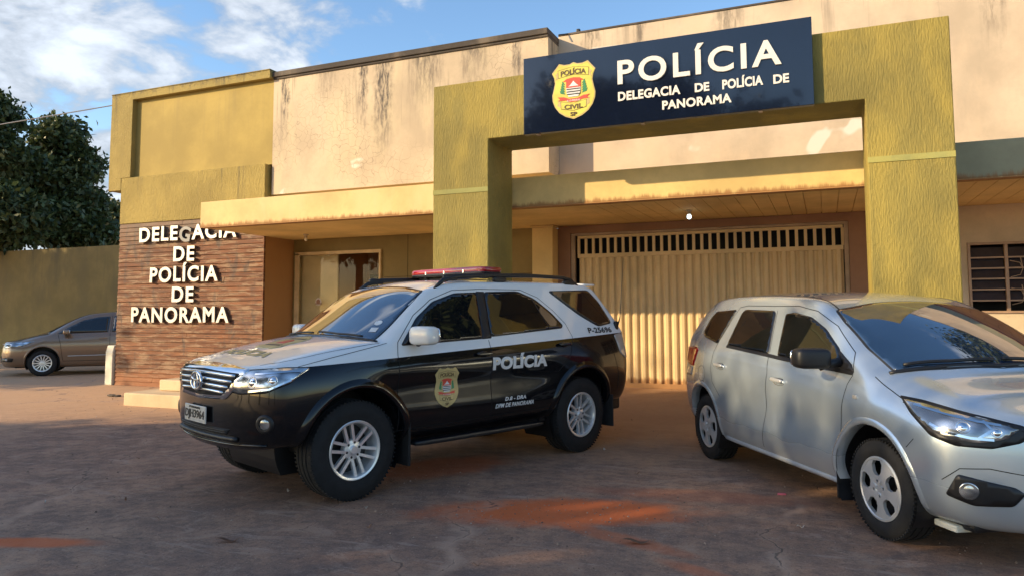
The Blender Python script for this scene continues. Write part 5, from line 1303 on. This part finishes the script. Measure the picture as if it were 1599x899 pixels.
def view_tree(label, trunk_px, depth, bl, n_tip, per, leaf, seed, mat=None, spread=.19, group='trees behind the yard wall'):
    b0 = pxpt(trunk_px, 500, depth); loc = (b0.x, b0.y, 0); out = []
    for px, py, rp, dd in bl:
        p = pxpt(px, py, depth+dd); out.append((p.x-loc[0], p.y-loc[1], p.z, rp/1140.5*(depth+dd)))
    return tree(label, loc, out, n_tip, per, leaf, seed, mat, .25, group, spread)
view_tree('tallest dark tree at the far left edge behind the yard wall', -10, 25, [(-22, 178, 44, 0), (-2, 250, 46, 0), (-50, 290, 65, 1), (12, 330, 54, -.5), (-20, 350, 54, -.5)], 760, 42, .22, 11)
view_tree('rounded dark tree behind the yard wall left of the station', 95, 27.5, [(92, 216, 32, 0), (112, 256, 36, .5), (62, 275, 42, -.5), (124, 312, 32, 0), (95, 345, 46, -.6), (50, 340, 42, .8), (142, 358, 28, 0)], 900, 42, .22, 12)
view_tree('small olive green tree tucked against the station corner', 178, 31, [(178, 335, 24, 0), (185, 360, 30, 0), (165, 375, 28, .5)], 170, 55, .22, 13, LM2)
# street trees opposite the station: they shade the yard and show up in the glass
def street(x, y, top, r, seed, n=330, lab='', bot=None, per=42):
    g = random.Random(seed); bl = []
    zc = top-r*.82
    for k in range(7):
        a = k/7*6.28+g.uniform(-.3, .3); bl.append((cos(a)*r*.52, sin(a)*r*.52, zc+g.uniform(-.30, .30)*r, r*.58))
    bl.append((0, 0, top-r*.52*.82-.1, r*.52)); bl.append((0, 0, zc, r*.6))
    if bot:
        for k in range(5): a = k/5*6.28; bl.append((cos(a)*r*.5, sin(a)*r*.5, bot+r*.5, r*.55))
    tree(lab, (x, y, 0), bl, n, per, .34, seed, LM, .2, 'street trees across the road', .34)
street(-20.3, -6.0, 9.6, 2.8, 21, 420, 'broad street tree farthest left across the road', 4.0)
street(-18.3, -6.4, 9.6, 2.7, 22, 110, 'second broad street tree across the road', 4.0)
street(-13.7, -5.9, 9.2, 2.4, 23, 17, 'thinner street tree across the road letting dappled light through', 3.6)
street(-9.9, -6.4, 7.9, 2.5, 24, 70, 'broad street tree across the road behind the camera', 3.4)
street(-6.2, -7.5, 9.4, 2.7, 25, 300, 'street tree reflected in the dark station sign')
street(-2.2, -8.5, 8.4, 2.4, 26, 260, 'lower street tree reflected at the foot of the station sign')
street(-24.4, 5.2, 6.6, 2.5, 27, 200, 'low yard tree whose shade falls on the bronze sedan', 2.2)
street(-31, 6.0, 10.2, 3.2, 28, 200, 'tall yard tree shading the long side wall', 4.5)
street(-37, 6.5, 10.4, 3.4, 32, 200, 'tall yard tree shading the far end of the side wall', 4.5)
street(11, 15, 15.0, 5.0, 29, 420, 'tall tree behind the right end of the station')
street(8.5, 20, 11.5, 3.6, 30, 300, 'tree behind the station roof')
street(18, 13, 14.5, 5.0, 31, 420, 'tree at the right hand side of the yard', 5)
# ------------------------------------------------------------ small things on the ground
def fallen_leaf(x, y, L_, rz, curl, label, group='dry leaves lying on the yard'):
    mb = MB(); n = 10; vs = []
    for i in range(n+1):
        t_ = i/n; w_ = .26*L_*math.sin(pi*min(1, t_*.96+.04))**.8*.5
        z = .004+curl*L_*(t_-.5)**2+.01*sin(t_*7); xx = (t_-.5)*L_
        vs += [(xx, -w_, z+.35*w_), (xx, 0, z), (xx, w_, z+.35*w_)]
    mb.add(vs, [(3*i+j, 3*i+j+1, 3*i+j+4, 3*i+j+3) for i in range(n) for j in (0, 1)])
    mb.tube([(L_*.5, 0, .004+curl*L_*.25), (L_*.62, .01, .006+curl*L_*.2)], .0015, 5)
    o = mb.build('fallen_leaf', MT['leaf_dry'], smooth=True); m = o.modifiers.new('s', 'SOLIDIFY'); m.thickness = .001
    o.location = (x, y, .003+gz(x, y)); o.rotation_euler = (0, 0, rz); return tag(o, label, 'leaf', group)
fallen_leaf(-3.56, 3.69, .155, .5, .45, 'large curled dry leaf on the concrete left of the red soil')
fallen_leaf(-1.14, 4.65, .19, .3, .35, 'large dry leaf on the edge of the red soil')
g = random.Random(5)
near = ['left of the red soil patch', 'in the shaded left foreground', 'near the small red smear at the left', 'ahead of the police SUV front wheel', 'between the red soil and the SUV rear wheel', 'right of the red soil patch', 'well left of the SUV bumper', 'in front of the SUV number plate', 'near the lowest entrance step', 'at the far left foreground edge', 'beside the small red smear', 'just right of the pink wrapper', 'at the bottom centre of the yard', 'left of the stepped entrance in the sun', 'behind the minivan rear wheel', 'beside the SUV rear wheel', 'in the sunny strip by the low wall', 'in the sun before the entrance steps', 'on the ramp near the gate', 'on the ramp behind the minivan']
spots = [(-2.9, 4.3), (-4.1, 4.9), (-5.1, 4.2), (-3.2, 4.7), (-1.6, 6.6), (-.2, 5.4), (-6.4, 5.4), (-7.5, 6.8), (-8.6, 7.7), (-5.6, 3.9), (-4.4, 3.9), (.3, 5.9), (-1.9, 3.9), (-9.5, 7.3), (-.9, 7.9), (-2.2, 7.6), (-11.2, 8.9), (-10.9, 8.2), (-2.4, 9.6), (-.6, 9.3)]
for i, (x, y) in enumerate(spots):
    o = fallen_leaf(x, y, g.uniform(.03, .065), g.uniform(0, 6), .3, ('tiny dry leaf ' if i % 2 == 0 else 'tiny pale leaf scrap ')+near[i])
    if i % 2: o.data.materials[0] = MT['litter']
mb = MB(); mb.superell((0, 0, .008), (.035, .016, .008), .5, .5, 6, 12); o = mb.build('wrapper', MT['pink']); o.location = (-.365, 6.29, 0); o.rotation_euler = (0, 0, .3)
tag(o, 'small pink wrapper on the ground in front of the silver minivan', 'litter')
mb = MB(); mb.superell((0, 0, .02), (.10, .05, .022), .8, .8, 6, 12); mb.superell((.12, .02, .015), (.06, .05, .018), .7, .8, 6, 12); o = mb.build('rubble', MT['darkcap']); o.location = (-11.6, 9.2, 0)
tag(o, 'small dark piece of rubble left of the lowest entrance step', 'rubble')

# loose grit and soil crumbs lying all over the yard
g2 = np.random.default_rng(99); V = []; Fc = []
for i in range(5200):
    if i % 3: x, y = g2.uniform(-8, 3), g2.uniform(2.2, 9)
    elif i % 2: x, y = g2.normal(-1.9, .9), g2.normal(5.1, .45)
    else: x, y = g2.uniform(-14, -6), g2.uniform(5, 10.4)
    if -10.4 < x < -5.1 and y > 8.3: continue
    r_ = float(np.exp(g2.normal(-5.55, .42))); z0 = gz(x, y)+.001; a = g2.uniform(0, 6.28); o = len(V)
    for k in range(5): V.append((x+r_*cos(a+k*1.257)*g2.uniform(.7, 1.2), y+r_*sin(a+k*1.257)*g2.uniform(.7, 1.2), z0))
    V.append((x, y, z0+r_*g2.uniform(.6, 1.1))); Fc += [(o+k, o+(k+1) % 5, o+5) for k in range(5)]
me = bpy.data.meshes.new('grit'); me.from_pydata(V, [], Fc)
gm = NT('grit'); gg = gm.n('ShaderNodeNewGeometry'); gm.col(gm.mix(gg.outputs['Random Per Island'], (.10, .06, .045), (.38, .27, .20))); gm.set(Roughness=.95); me.materials.append(gm.m)
o = bpy.data.objects.new('grit', me); COL.objects.link(o); o['kind'] = 'stuff'; o['label'] = 'loose grit and soil crumbs scattered over the worn yard'; o['category'] = 'grit'
